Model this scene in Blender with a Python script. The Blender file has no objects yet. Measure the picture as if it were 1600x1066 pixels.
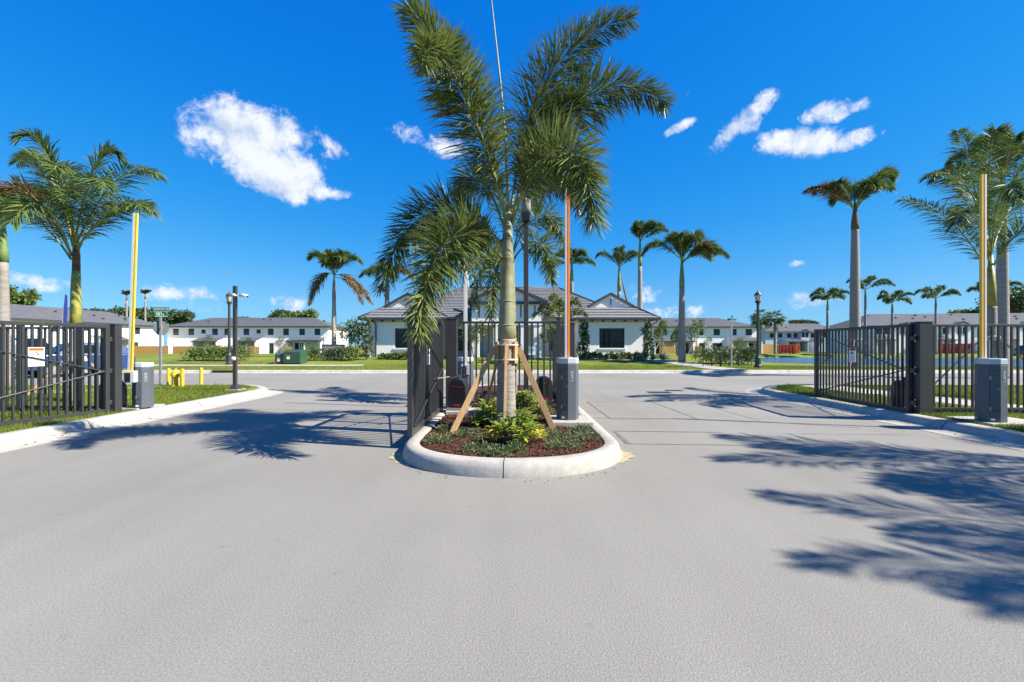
import bpy, bmesh, math, random
from mathutils import Vector, Matrix
R = math.radians
rnd = random.Random(11)
SC = bpy.context.scene
COL = SC.collection
F = 711.0; HZ = 540.0; CH = 1.45          # focal length in photo pixels, horizon row, camera height

# ------------------------------------------------------------------ camera, sky, sun, exposure
cd = bpy.data.cameras.new('camera'); cam = bpy.data.objects.new('camera', cd); COL.objects.link(cam)
cd.sensor_width = 36.0; cd.lens = 16.0; cd.clip_end = 3000; cd.clip_start = 0.05
cam.location = (0, 0, CH); cam.rotation_euler = (R(90), 0, 0); cd.shift_y = 7 / 1600
SC.camera = cam
SUN = Vector((1.12, -0.29, 1.0)).normalized()
EL = math.asin(SUN.z); AZ = math.atan2(SUN.x, SUN.y)
sl = bpy.data.lights.new('sun', 'SUN'); so = bpy.data.objects.new('sun', sl); COL.objects.link(so)
sl.energy = 5.0; sl.angle = R(0.5); sl.color = (1.0, 0.935, 0.825)
so.rotation_euler = (-SUN).to_track_quat('-Z', 'Y').to_euler()
so.location = (30, -10, 40)
SC.view_settings.view_transform = 'Standard'; SC.view_settings.look = 'None'
SC.view_settings.exposure = 1.15; SC.view_settings.gamma = 1.0
SKY_STRENGTH = 0.081

def pdir(x, y): return Vector(((x - 800) / F, 1.0, (HZ - y) / F)).normalized()
CLOUDS = [  # photo column, row, half width, half height, tilt in degrees, strength
 (392,222,98,64,-8,1.4),(450,262,70,50,-20,1.25),(345,212,58,46,0,1.1),(430,288,62,28,-10,1.1),(432,205,66,40,-6,1.2),(500,300,52,12,4,.85),(515,228,34,18,-28,.62),(470,215,55,30,-10,.7),
 (640,210,42,20,-8,.75),(690,228,40,24,0,.95),
 (1155,198,58,20,32,.9),(1062,199,28,9,18,.75),(1255,222,66,26,-10,1.05),(1320,222,62,16,10,.75),(1292,176,40,22,0,.98),(1206,150,30,12,8,.5),(1340,167,20,12,0,.62),(1075,150,16,11,0,.45),(1392,169,10,7,0,.42),
 (300,461,60,16,0,.62),(330,480,60,12,0,.55),(450,474,60,14,0,.5),(1265,470,46,16,0,.6),(1010,458,40,18,0,.55),(1050,487,60,14,0,.55),(50,440,60,14,0,.35),(1240,412,14,6,0,.4)]
def build_world():
    w = bpy.data.worlds.new('World'); SC.world = w; w.use_nodes = True
    nt = w.node_tree; N = nt.nodes; L = nt.links; N.clear()
    out = N.new('ShaderNodeOutputWorld'); bg = N.new('ShaderNodeBackground'); bg.inputs[1].default_value = SKY_STRENGTH
    sky = N.new('ShaderNodeTexSky'); sky.sky_type = 'NISHITA'; sky.sun_disc = False
    sky.sun_elevation = EL; sky.sun_rotation = AZ; sky.altitude = 0; sky.air_density = 1.0; sky.dust_density = 0.15; sky.ozone_density = 3.0
    hs = N.new('ShaderNodeHueSaturation'); hs.inputs['Hue'].default_value = 0.497; hs.inputs['Saturation'].default_value = 1.22; hs.inputs['Value'].default_value = 1.15
    L.new(sky.outputs[0], hs.inputs['Color'])
    # tone response of the photograph's deep blue sky, the same in every direction
    sep = N.new('ShaderNodeSeparateColor'); L.new(hs.outputs[0], sep.inputs[0]); cmb = N.new('ShaderNodeCombineColor')
    for i, (g, p) in enumerate(((.95, 2.2), (.60, .80), (.84, .28))):
        n1 = N.new('ShaderNodeMath'); n1.operation = 'MULTIPLY'; n1.inputs[1].default_value = .168; L.new(sep.outputs[i], n1.inputs[0])
        n2 = N.new('ShaderNodeMath'); n2.operation = 'POWER'; n2.inputs[1].default_value = p; L.new(n1.outputs[0], n2.inputs[0])
        n3 = N.new('ShaderNodeMath'); n3.operation = 'MULTIPLY'; n3.inputs[1].default_value = g/.168; L.new(n2.outputs[0], n3.inputs[0]); v = n3.outputs[0]
        if i < 2:      # red and green level off towards the bright horizon
            q = N.new('ShaderNodeMath'); q.operation = 'MULTIPLY_ADD'; q.inputs[1].default_value = (3.0, .22)[i]; q.inputs[2].default_value = 1.0; L.new(n2.outputs[0], q.inputs[0])
            n4 = N.new('ShaderNodeMath'); n4.operation = 'DIVIDE'; L.new(v, n4.inputs[0]); L.new(q.outputs[0], n4.inputs[1]); v = n4.outputs[0]
        L.new(v, cmb.inputs[i])
    hs = cmb
    tc = N.new('ShaderNodeTexCoord'); V = tc.outputs['Generated']
    def math_(op, a, b=None, clamp=False):
        n = N.new('ShaderNodeMath'); n.operation = op; n.use_clamp = clamp
        for i, q in enumerate((a, b)):
            if q is None: continue
            if isinstance(q, (int, float)): n.inputs[i].default_value = q
            else: L.new(q, n.inputs[i])
        return n.outputs[0]
    def dot(v):
        n = N.new('ShaderNodeVectorMath'); n.operation = 'DOT_PRODUCT'; L.new(V, n.inputs[0]); n.inputs[1].default_value = v; return n.outputs['Value']
    def noise(scale, detail, rough, dist=0.0, vec=None):
        n = N.new('ShaderNodeTexNoise'); L.new(vec or V, n.inputs['Vector']); n.inputs['Scale'].default_value = scale
        n.inputs['Detail'].default_value = detail; n.inputs['Roughness'].default_value = rough; n.inputs['Distortion'].default_value = dist
        return n.outputs['Fac']
    field = None
    for (x, y, a, b, tilt, s) in CLOUDS:
        c = pdir(x, y); rt = c.cross(Vector((0, 0, 1))).normalized(); up = rt.cross(c)
        k = 1.0 / (F * (1.0 / c.y) * 1.0)             # radians per photo pixel there, roughly
        ca, sa = math.cos(R(tilt)), math.sin(R(tilt))
        e1 = rt*ca + up*sa; e2 = up*ca - rt*sa
        mp = N.new('ShaderNodeMapping'); mp.vector_type = 'TEXTURE'; L.new(V, mp.inputs['Vector'])
        mp.inputs['Location'].default_value = c; mp.inputs['Rotation'].default_value = Matrix((e1, e2, e1.cross(e2))).transposed().to_euler(); mp.inputs['Scale'].default_value = (a*k, b*k, .6)
        ln = N.new('ShaderNodeVectorMath'); ln.operation = 'DOT_PRODUCT'; L.new(mp.outputs[0], ln.inputs[0]); L.new(mp.outputs[0], ln.inputs[1])
        n = N.new('ShaderNodeMath'); n.operation = 'MULTIPLY_ADD'; L.new(ln.outputs['Value'], n.inputs[0]); n.inputs[1].default_value = -s; n.inputs[2].default_value = s
        f = n.outputs[0]
        field = f if field is None else math_('MAXIMUM', field, f)
    fb = noise(15, 9, 0.62, 0.25); fb2 = noise(52, 6, 0.66, 0.6)
    k = math_('ADD', math_('MULTIPLY', math_('SUBTRACT', fb, 0.5), 2.5), math_('MULTIPLY', math_('SUBTRACT', fb2, 0.5), 1.5))
    d = math_('ADD', math_('MAXIMUM', field, -1.0), k)
    mr = N.new('ShaderNodeMapRange'); mr.interpolation_type = 'SMOOTHSTEP'; L.new(d, mr.inputs[0])
    mr.inputs[1].default_value = 0.12; mr.inputs[2].default_value = 1.0
    # sun-side brightening and grey shade painted into the cloud colour by offset noise
    off = N.new('ShaderNodeVectorMath'); off.operation = 'ADD'; L.new(V, off.inputs[0]); off.inputs[1].default_value = Vector((.6,0,.8))*.022
    lit = math_('SUBTRACT', fb, noise(15, 7, 0.6, 0.25, off.outputs[0]))
    lit = math_('ADD', math_('MULTIPLY', lit, 3.2), math_('MULTIPLY', math_('SUBTRACT', noise(30, 4, 0.55), .5), 1.0))
    sh = N.new('ShaderNodeMapRange'); L.new(lit, sh.inputs[0]); sh.inputs[1].default_value = -.45; sh.inputs[2].default_value = .30
    cr = N.new('ShaderNodeMix'); cr.data_type = 'RGBA'
    L.new(sh.outputs[0], cr.inputs['Factor']); cr.inputs['A'].default_value = (3.5, 4.1, 5.1, 1); cr.inputs['B'].default_value = (5.6, 5.75, 6.1, 1)
    mx = N.new('ShaderNodeMix'); mx.data_type = 'RGBA'
    L.new(math_('MULTIPLY', mr.outputs[0], 0.93), mx.inputs['Factor']); L.new(hs.outputs[0], mx.inputs['A']); L.new(cr.outputs['Result'], mx.inputs['B'])
    L.new(mx.outputs['Result'], bg.inputs[0]); L.new(bg.outputs[0], out.inputs[0])
build_world()

# ------------------------------------------------------------------ materials
MATS = {}
def mat(name, col, rough=0.7, var=0.0, vscale=6.0, bump=0.0, bscale=40.0, metal=0.0, spec=0.5, col2=None, detail=4.0, trans=0.0, coat=0.0, stretch=None, big=None, streak=None):
    """procedural principled material: colour mottled between col and col2 by noise, fine relief by a bump noise"""
    if name in MATS: return MATS[name]
    m = bpy.data.materials.new(name); m.use_nodes = True; MATS[name] = m
    nt = m.node_tree; N = nt.nodes; L = nt.links; b = N['Principled BSDF']
    b.inputs['Roughness'].default_value = rough; b.inputs['Metallic'].default_value = metal; b.inputs['Specular IOR Level'].default_value = spec
    if coat: b.inputs['Coat Weight'].default_value = coat
    tc = N.new('ShaderNodeTexCoord'); src = tc.outputs['Object']
    if stretch:
        mp = N.new('ShaderNodeMapping'); mp.inputs['Scale'].default_value = stretch; L.new(src, mp.inputs[0]); src = mp.outputs[0]
    c1 = Vector(col); c2 = Vector(col2) if col2 else c1 * (1 - var)
    if not col2: c1 = c1 * (1 + var)
    nz = N.new('ShaderNodeTexNoise'); nz.inputs['Scale'].default_value = vscale; nz.inputs['Detail'].default_value = detail; L.new(src, nz.inputs['Vector'])
    mr = N.new('ShaderNodeMapRange'); mr.inputs[1].default_value = 0.3; mr.inputs[2].default_value = 0.7; L.new(nz.outputs[0], mr.inputs[0])
    mx = N.new('ShaderNodeMix'); mx.data_type = 'RGBA'; L.new(mr.outputs[0], mx.inputs['Factor'])
    mx.inputs['A'].default_value = (*c2, 1); mx.inputs['B'].default_value = (*c1, 1)
    colout = mx.outputs['Result']
    if big:   # a second, broader mottling (scale, amount)
        n2 = N.new('ShaderNodeTexNoise'); n2.inputs['Scale'].default_value = big[0]; n2.inputs['Detail'].default_value = 5; L.new(tc.outputs['Object'], n2.inputs['Vector'])
        r2 = N.new('ShaderNodeMapRange'); r2.inputs[1].default_value = 0.3; r2.inputs[2].default_value = 0.7; r2.inputs[3].default_value = 1 - big[1]; r2.inputs[4].default_value = 1 + big[1]
        L.new(n2.outputs[0], r2.inputs[0])
        m2 = N.new('ShaderNodeVectorMath'); m2.operation = 'SCALE'; L.new(colout, m2.inputs[0]); L.new(r2.outputs[0], m2.inputs['Scale']); colout = m2.outputs[0]
    if streak:  # long wheel-track streaks along the road, and scattered small stains
        mp2 = N.new('ShaderNodeMapping'); mp2.inputs['Scale'].default_value = streak[0]; L.new(tc.outputs['Object'], mp2.inputs[0])
        for src2, sc2, lo, hi, am in ((mp2.outputs[0], 1.6, .3, .7, streak[1]), (tc.outputs['Object'], streak[2][0], .66, .78, -streak[2][1])):
            n2 = N.new('ShaderNodeTexNoise'); n2.inputs['Scale'].default_value = sc2; n2.inputs['Detail'].default_value = 5; L.new(src2, n2.inputs['Vector'])
            r2 = N.new('ShaderNodeMapRange'); r2.inputs[1].default_value = lo; r2.inputs[2].default_value = hi; r2.inputs[3].default_value = 1-am if am > 0 else 1.0; r2.inputs[4].default_value = 1+am; L.new(n2.outputs[0], r2.inputs[0])
            m2 = N.new('ShaderNodeVectorMath'); m2.operation = 'SCALE'; L.new(colout, m2.inputs[0]); L.new(r2.outputs[0], m2.inputs['Scale']); colout = m2.outputs[0]
    L.new(colout, b.inputs['Base Color'])
    if bump:
        n3 = N.new('ShaderNodeTexNoise'); n3.inputs['Scale'].default_value = bscale; n3.inputs['Detail'].default_value = 4; L.new(src, n3.inputs['Vector'])
        bp = N.new('ShaderNodeBump'); bp.inputs['Strength'].default_value = bump; bp.inputs['Distance'].default_value = 0.02 if name != 'water' else 0.12; L.new(n3.outputs[0], bp.inputs['Height']); L.new(bp.outputs[0], b.inputs['Normal'])
    if trans:
        tr = N.new('ShaderNodeBsdfTranslucent'); L.new(colout, tr.inputs[0]); ms = N.new('ShaderNodeMixShader'); ms.inputs[0].default_value = trans
        o = N['Material Output']; L.new(b.outputs[0], ms.inputs[1]); L.new(tr.outputs[0], ms.inputs[2]); L.new(ms.outputs[0], o.inputs[0])
    return m

mat('asphalt', (.274,.260,.231), .93, col2=(.186,.177,.157), vscale=85, bump=.30, bscale=105, spec=.2, detail=4, big=(.30,.10), streak=((1.1,.07,1),.045,(6,.17)))
mat('concrete', (.385,.360,.315), .9, var=.10, vscale=14, bump=.25, bscale=70, spec=.25, big=(2.6,.15))
mat('concrete_dark', (.27,.255,.23), .92, var=.15, vscale=9, bump=.3, bscale=60, spec=.2)
mat('lawn', (.190,.215,.036), .95, col2=(.105,.142,.022), vscale=5, bump=.6, bscale=60, spec=.1, detail=8, big=(.25,.30))
mat('blade', (.205,.245,.040), .75, col2=(.105,.155,.022), vscale=9, spec=.2, trans=.3, big=(.6,.2))
mat('mulch', (.085,.040,.026), .95, col2=(.035,.018,.013), vscale=30, bump=1.0, bscale=45, spec=.15)
mat('chip', (.20,.085,.052), .9, col2=(.055,.025,.017), vscale=22, bump=.5, bscale=90, spec=.2)
mat('black_metal', (.040,.038,.037), .42, var=.12, vscale=8, spec=.5)
mat('gate_metal', (.036,.036,.038), .40, var=.10, vscale=5, spec=.5)
mat('operator_plastic', (.018,.018,.02), .35, var=.15, vscale=6, spec=.5)
mat('cabinet_grey', (.085,.098,.115), .5, var=.07, vscale=25, bump=.06, bscale=220, spec=.4)
mat('cabinet_cap', (.42,.46,.49), .45, var=.05, vscale=8)
mat('arm_white', (.74,.72,.68), .4, var=.04, vscale=5)
mat('arm_yellow', (.66,.47,.05), .4, var=.05, vscale=5)
mat('arm_red', (.58,.10,.03), .4, var=.08, vscale=5)
mat('arm_orange', (.85,.28,.03), .4, var=.06, vscale=5)
mat('paint_yellow', (.72,.50,.02), .55, col2=(.56,.38,.03), vscale=14, bump=.08)
mat('worn_yellow', (.46,.34,.16), .9, col2=(.30,.27,.21), vscale=14, detail=8)
mat('sign_green', (.01,.20,.12), .45, var=.08, vscale=4)
mat('sign_white', (.80,.80,.78), .5, var=.03)
mat('sign_orange', (.75,.16,.02), .5, var=.03)
mat('ink', (.03,.03,.03), .6)
mat('red_ink', (.30,.035,.035), .5)
mat('steel', (.42,.43,.44), .45, var=.10, vscale=18, metal=.7)
mat('lumber', (.52,.33,.16), .75, col2=(.38,.21,.09), vscale=7, bump=.15, bscale=40, stretch=(9,9,.8), detail=6)
mat('lumber_grey', (.47,.42,.35), .8, col2=(.32,.28,.22), vscale=7, bump=.15, bscale=40, stretch=(9,9,.8))
mat('cedar', (.50,.27,.09), .8, var=.15, vscale=5, stretch=(4,4,.4))
mat('strap', (.55,.50,.42), .6)
mat('trunk_grey', (.34,.30,.26), .88, col2=(.20,.17,.14), vscale=6, bump=.5, bscale=16, stretch=(1.2,1.2,7))
mat('trunk_royal', (.31,.28,.25), .85, col2=(.20,.18,.16), vscale=4, bump=.3, bscale=12, stretch=(1,1,6))
mat('shaft_green', (.175,.190,.085), .5, col2=(.26,.24,.155), vscale=4, bump=.08, bscale=12, stretch=(1,1,3))
mat('shaft_bright', (.11,.20,.05), .45, col2=(.20,.25,.08), vscale=3, stretch=(1,1,1.5))
mat('shaft_yellow', (.40,.33,.06), .5, col2=(.18,.22,.05), vscale=4, stretch=(1,1,2))
mat('boot_brown', (.17,.10,.06), .9, col2=(.09,.055,.035), vscale=12, bump=.4)
mat('petiole', (.24,.27,.10), .5, var=.2, vscale=4)
mat('frond_dark', (.135,.175,.052), .40, col2=(.050,.082,.026), vscale=3.5, spec=.45, trans=.22, detail=6)
mat('frond_mid', (.215,.250,.060), .40, col2=(.070,.110,.030), vscale=3.5, spec=.45, trans=.25, detail=6)
mat('frond_royal', (.155,.215,.048), .45, col2=(.065,.110,.028), vscale=2.2, spec=.4, trans=.28, detail=5)
mat('frond_dry', (.26,.17,.08), .8, col2=(.12,.085,.035), vscale=3, trans=.2)
mat('leaf_dark', (.080,.125,.034), .5, col2=(.035,.062,.018), vscale=5, trans=.2, detail=5)
mat('leaf_mid', (.150,.205,.045), .55, col2=(.070,.115,.028), vscale=5, trans=.25, detail=5)
mat('leaf_lime', (.33,.41,.055), .5, col2=(.14,.24,.04), vscale=7, trans=.3, detail=5)
mat('leaf_gold', (.66,.50,.04), .5, col2=(.40,.38,.04), vscale=7, trans=.3)
mat('leaf_rust', (.11,.085,.035), .55, col2=(.05,.07,.02), vscale=6, trans=.15)
mat('leaf_hedge', (.20,.26,.055), .55, col2=(.09,.14,.032), vscale=6, trans=.28)
mat('pergola_blue', (.10,.145,.165), .6, var=.1)
mat('leaf_silver', (.22,.29,.22), .55, col2=(.12,.18,.11), vscale=6, trans=.15)
mat('leaf_cover', (.170,.225,.085), .6, col2=(.080,.120,.045), vscale=14, trans=.25)
mat('leaf_litter', (.34,.20,.07), .8, col2=(.16,.09,.04), vscale=20)
mat('bark', (.16,.12,.09), .9, var=.3, vscale=8, bump=.4, bscale=20)
mat('stucco', (.90,.855,.83), .92, var=.025, vscale=8, bump=.12, bscale=120, spec=.2)
mat('stucco_blue', (.52,.57,.62), .92, var=.03, vscale=6, bump=.1, bscale=100, spec=.2)
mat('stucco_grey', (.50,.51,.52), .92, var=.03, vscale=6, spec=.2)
mat('roof_tile', (.215,.213,.218), .7, col2=(.150,.150,.156), vscale=4, bump=.12, bscale=30, stretch=(1,1,1), spec=.35, detail=6)
mat('roof_far', (.140,.142,.152), .75, col2=(.105,.107,.116), vscale=1.4, bump=.1, bscale=12, spec=.3, detail=6)
mat('trim_dark', (.045,.050,.060), .5, var=.08, vscale=5)
mat('trim_brown', (.09,.075,.065), .6, var=.1, vscale=5)
mat('window_frame', (.035,.037,.042), .4)
mat('glass', (.010,.012,.016), .04, spec=.35, var=.2, vscale=.7)
mat('glass_far', (.025,.030,.038), .12, spec=.35, var=.2, vscale=.7)
mat('door_dark', (.03,.032,.038), .35, var=.1)
mat('water', (.035,.115,.205), .12, spec=.5, bump=1.0, bscale=5.0)
mat('dumpster_red', (.36,.030,.028), .5, var=.15, vscale=2)
mat('dumpster_orange', (.55,.12,.03), .5, var=.15, vscale=2)
mat('transformer_green', (.030,.085,.045), .5, var=.12, vscale=3)
mat('car_blue', (.012,.045,.16), .25, var=.06, coat=.8)
mat('car_white', (.72,.73,.74), .3, var=.03, coat=.6)
mat('car_black', (.02,.02,.022), .25, coat=.8)
mat('tyre', (.02,.02,.02), .85)
mat('rim', (.45,.46,.48), .3, metal=.8)
mat('lamp_glass', (.72,.70,.62), .25, trans=.4)
mat('headlight', (.75,.77,.8), .1)
mat('tail_red', (.4,.01,.01), .2)
mat('flag_blue', (.03,.05,.28), .6, var=.1)
mat('flag_red', (.6,.05,.03), .6)
mat('sealant', (.10,.10,.102), .8, col2=(.17,.168,.165), vscale=9)
mat('grate', (.02,.02,.02), .6)
mat('rust', (.20,.09,.05), .85, var=.2, vscale=10)
M = MATS

# ------------------------------------------------------------------ mesh helpers
class MB:
    def __init__(s): s.v = []; s.f = []
    def add(s, vs, fs):
        o = len(s.v); s.v += [tuple(q) for q in vs]; s.f += [tuple(i + o for i in f) for f in fs]; return s
    def box(s, x0, x1, y0, y1, z0, z1):
        return s.add([(x0,y0,z0),(x1,y0,z0),(x1,y1,z0),(x0,y1,z0),(x0,y0,z1),(x1,y0,z1),(x1,y1,z1),(x0,y1,z1)],
                     [(3,2,1,0),(4,5,6,7),(0,1,5,4),(1,2,6,5),(2,3,7,6),(3,0,4,7)])
    def bar(s, a, b, w, d=None, up=(0,0,1)):
        a = Vector(a); b = Vector(b); d = d or w; t = (b - a).normalized(); u = Vector(up)
        if abs(t.dot(u)) > .98: u = Vector((0,1,0))
        x = t.cross(u).normalized() * w / 2; y = x.cross(t).normalized() * d / 2
        vs = [a-x-y, a+x-y, a+x+y, a-x+y, b-x-y, b+x-y, b+x+y, b-x+y]
        return s.add(vs, [(3,2,1,0),(4,5,6,7),(0,1,5,4),(1,2,6,5),(2,3,7,6),(3,0,4,7)])
    def tube(s, pts, rad, n=8, cap=True):
        pts = [Vector(p) for p in pts]; vs = []; fs = []
        if not isinstance(rad, (list, tuple)): rad = [rad] * len(pts)
        px = None
        for i, p in enumerate(pts):
            t = (pts[min(i+1, len(pts)-1)] - pts[max(i-1, 0)]).normalized()
            if px is None:
                px = t.cross(Vector((0,0,1))); px = Vector((1,0,0)) if px.length < .05 else px.normalized()
            px = (px - t * px.dot(t)).normalized(); py = t.cross(px)
            for k in range(n):
                a = 2*math.pi*k/n; vs.append(p + (px*math.cos(a) + py*math.sin(a)) * rad[i])
        for i in range(len(pts)-1):
            for k in range(n): fs.append((i*n+k, i*n+(k+1)%n, (i+1)*n+(k+1)%n, (i+1)*n+k))
        if cap: fs.append(tuple(range(n-1,-1,-1))); fs.append(tuple((len(pts)-1)*n+k for k in range(n)))
        return s.add(vs, fs)
    def lathe(s, prof, n=16, c=(0,0,0), sx=1, sy=1, ph=0):
        vs = []; fs = []
        for (r, z) in prof:
            for k in range(n):
                a = 2*math.pi*k/n + ph; vs.append((c[0]+r*math.cos(a)*sx, c[1]+r*math.sin(a)*sy, c[2]+z))
        for i in range(len(prof)-1):
            for k in range(n): fs.append((i*n+k, i*n+(k+1)%n, (i+1)*n+(k+1)%n, (i+1)*n+k))
        fs.append(tuple(range(n-1,-1,-1))); fs.append(tuple((len(prof)-1)*n+k for k in range(n)))
        return s.add(vs, fs)
    def prism(s, poly, z0, z1):
        n = len(poly); vs = [(x,y,z0) for x,y in poly] + [(x,y,z1) for x,y in poly]
        return s.add(vs, [tuple(range(n-1,-1,-1)), tuple(range(n,2*n))] + [(i,(i+1)%n,n+(i+1)%n,n+i) for i in range(n)])
    def extr_x(s, poly, x0, x1):   # polygon in (y,z)
        n = len(poly); vs = [(x0,y,z) for y,z in poly] + [(x1,y,z) for y,z in poly]
        return s.add(vs, [tuple(range(n)), tuple(range(2*n-1,n-1,-1))] + [(i,n+i,n+(i+1)%n,(i+1)%n) for i in range(n)])
    def extr_y(s, poly, y0, y1):   # polygon in (x,z)
        n = len(poly); vs = [(x,y0,z) for x,z in poly] + [(x,y1,z) for x,z in poly]
        return s.add(vs, [tuple(range(n)), tuple(range(2*n-1,n-1,-1))] + [(i,n+i,n+(i+1)%n,(i+1)%n) for i in range(n)])
    def quad(s, *p): return s.add(p, [tuple(range(len(p)))])
    def mesh(s, name, m, smooth=False):
        me = bpy.data.meshes.new(name); me.from_pydata(s.v, [], s.f); me.materials.append(M[m] if isinstance(m, str) else m)
        if smooth: me.polygons.foreach_set('use_smooth', [True]*len(me.polygons))
        me.update(); return me
    def build(s, name, m, parent=None, smooth=False, bevel=0.0, fix=False, sharp=None):
        me = s.mesh(name, m, smooth or sharp is not None)
        if fix:
            bm = bmesh.new(); bm.from_mesh(me); bmesh.ops.recalc_face_normals(bm, faces=bm.faces); bm.to_mesh(me); bm.free()
        if sharp is not None: me.set_sharp_from_angle(angle=R(sharp))
        o = put(name, me, parent)
        if bevel:
            md = o.modifiers.new('bevel', 'BEVEL'); md.width = bevel; md.segments = 2; md.limit_method = 'ANGLE'; md.angle_limit = R(40)
        return o
def put(name, me, parent=None, loc=(0,0,0), rot=(0,0,0), scl=(1,1,1)):
    o = bpy.data.objects.new(name, me); COL.objects.link(o); o.location = loc; o.rotation_euler = rot; o.scale = scl
    if parent is not None: o.parent = parent
    return o
def tag(o, label=None, cat=None, group=None, kind=None):
    for k, v in (('label',label),('category',cat),('group',group),('kind',kind)):
        if v: o[k] = v
    return o
def thing(name, label, cat, loc=(0,0,0), rz=0.0, group=None):
    o = bpy.data.objects.new(name, None); COL.objects.link(o); o.location = loc; o.rotation_euler = (0,0,rz); o.empty_display_size = .2
    return tag(o, label, cat, group)
def copy_tree(o, parent=None):
    c = o.copy(); COL.objects.link(c); c.parent = parent
    for ch in list(o.children): copy_tree(ch, c)
    return c
def at(x, y, Y): return Vector(((x-800)/F*Y, Y, CH + (HZ-y)/F*Y))
def gnd(x, y, z=0.0):
    Y = F*(CH-z)/(y-HZ); return Vector(((x-800)/F*Y, Y, z))
def sstep(t): t = max(0.0, min(1.0, t)); return t*t*(3-2*t)
def text_mesh(txt, size, m, name='lettering'):
    cu = bpy.data.curves.new('t', 'FONT'); cu.body = txt; cu.size = size; cu.align_x = 'CENTER'; cu.align_y = 'CENTER'; cu.resolution_u = 2; cu.extrude = .0008
    ob = bpy.data.objects.new('t', cu); COL.objects.link(ob); bpy.context.view_layer.update()
    me = bpy.data.meshes.new_from_object(ob.evaluated_get(bpy.context.evaluated_depsgraph_get()))
    bpy.data.objects.remove(ob); bpy.data.curves.remove(cu); me.name = name; me.materials.clear(); me.materials.append(M[m]); return me

# ------------------------------------------------------------------ ground, road, lawns, kerbs
def terrain(x, y):
    z = .13 + .47*sstep((y-24.6)/10.0)
    if y > 42: z -= .85*sstep((y-42)/50.0)
    if x > 13:                                                # low flat lawn before the pond
        k = sstep((x-13)/6); z = z*(1-k) + k*(min(z, .14) if y < 60 else z)
    d = ((x-40)/18.5)**2 + ((y-42.0)/14.5)**2                # the pond
    if d < 1.35:
        k = sstep((1.35-d)/.40); z = z*(1-k) - .75*k
    return z
def build_ground():
    ys = [24.42] + [24.42 + 0.6*i for i in range(1, 60)] + [61 + 3*i for i in range(0, 25)] + [140 + 20*i for i in range(0, 14)] + [500, 700, 1000, 1600]
    xs = sorted(set([-1600,-1000,-600,-400,-250] + [-160 + 8*i for i in range(0, 14)] + [-52 + 2*i for i in range(0, 26)] + [i*1.0 for i in range(0, 60)] + [60+8*i for i in range(0, 14)] + [250,400,600,1000,1600]))
    mb = MB(); nx = len(xs)
    for y in ys:
        for x in xs: mb.v.append((x, y, terrain(x, y)))
    for j in range(len(ys)-1):
        for i in range(nx-1): mb.f.append((j*nx+i, j*nx+i+1, (j+1)*nx+i+1, (j+1)*nx+i))
    tag(mb.build('terrain', 'lawn', smooth=True), kind='structure')
    tag(MB().quad((-1600,-900,-.06),(1600,-900,-.06),(1600,24.5,-.06),(-1600,24.5,-.06)).build('ground', 'lawn'), kind='structure')
    mb = MB(); n = 60
    mb.quad((-120,-40,0),(120,-40,0),(120,24.05,0),(-120,24.05,0))
    tag(mb.build('road', 'asphalt'), kind='structure')
    pts = [(40+20.5*math.cos(2*math.pi*k/72), 42+16.2*math.sin(2*math.pi*k/72), -.05) for k in range(72)]
    tag(MB().add(pts, [tuple(range(72))]).build('pond_water', 'water'), kind='structure')
build_ground()

def corner_path(sx, x0, ycen, r, y0, xend):
    pts = [(sx*x0, y0 + i*(ycen-y0)/6) for i in range(7)]
    cx = x0 + r
    for k in range(1, 13):
        a = math.pi - k*math.pi/2/12
        pts.append((sx*(cx + r*math.cos(a)), ycen + r*math.sin(a)))
    pts += [(sx*(cx + (xend-cx)*k/4), ycen + r) for k in range(1, 5)]
    return pts
def resample(pts, step):
    out = [Vector(pts[0])]; acc = 0
    for a, b in zip(pts[:-1], pts[1:]):
        a = Vector(a); b = Vector(b); L = (b-a).length; n = max(1, int(round(L/step)))
        for k in range(1, n+1): out.append(a.lerp(b, k/n))
    return out
def sweep(pts, prof, side, closed=False):
    """profile (offset outward from the road edge, height) swept along a plan path; side = +1 when outward is left of travel"""
    mb = MB(); n = len(prof); m = len(pts)
    for i, p in enumerate(pts):
        a = pts[(i-1) % m] if closed else pts[max(i-1,0)]; b = pts[(i+1) % m] if closed else pts[min(i+1,m-1)]
        t = (b-a).normalized(); nr = Vector((-t.y, t.x))*side
        for (o, z) in prof: q = p + nr*o; mb.v.append((q.x, q.y, z))
    rng = m if closed else m-1
    for i in range(rng):
        for k in range(n-1):
            j = (i+1) % m; f = (i*n+k, j*n+k, j*n+k+1, i*n+k+1); mb.f.append(f if side < 0 else f[::-1])
    if not closed: mb.f.append(tuple(range(n))); mb.f.append(tuple((m-1)*n+k for k in range(n-1,-1,-1)))
    return mb
KERB = [(-.42,-.03),(-.42,.006),(-.02,.014),(.03,.075),(.065,.128),(.10,.145),(.27,.148),(.285,.14),(.285,-.03)]
def kerb(name, pts, side, seg=2.6, m='concrete', prof=KERB, gap=.014):
    root = bpy.data.objects.new(name, None); COL.objects.link(root); tag(root, kind='structure')
    pts = resample(pts, .2); L = 0; cur = [pts[0]]
    def flush(c):
        if len(c) < 2: return
        c = list(c); c[0] = c[0].lerp(c[1], gap/.2); c[-1] = c[-1].lerp(c[-2], gap/.2)
        sweep(c, prof, side).build('kerb_section', m, root, fix=True, sharp=50)
    for a, b in zip(pts[:-1], pts[1:]):
        L += (b-a).length; cur.append(b)
        if L > seg: flush(cur); cur = [b]; L = 0
    flush(cur)
    return root
LEFT = corner_path(-1, 7.32, 13.1, 2.35, -6, 60); RIGHT = corner_path(1, 7.42, 13.0, 2.5, -6, 60)
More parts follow.
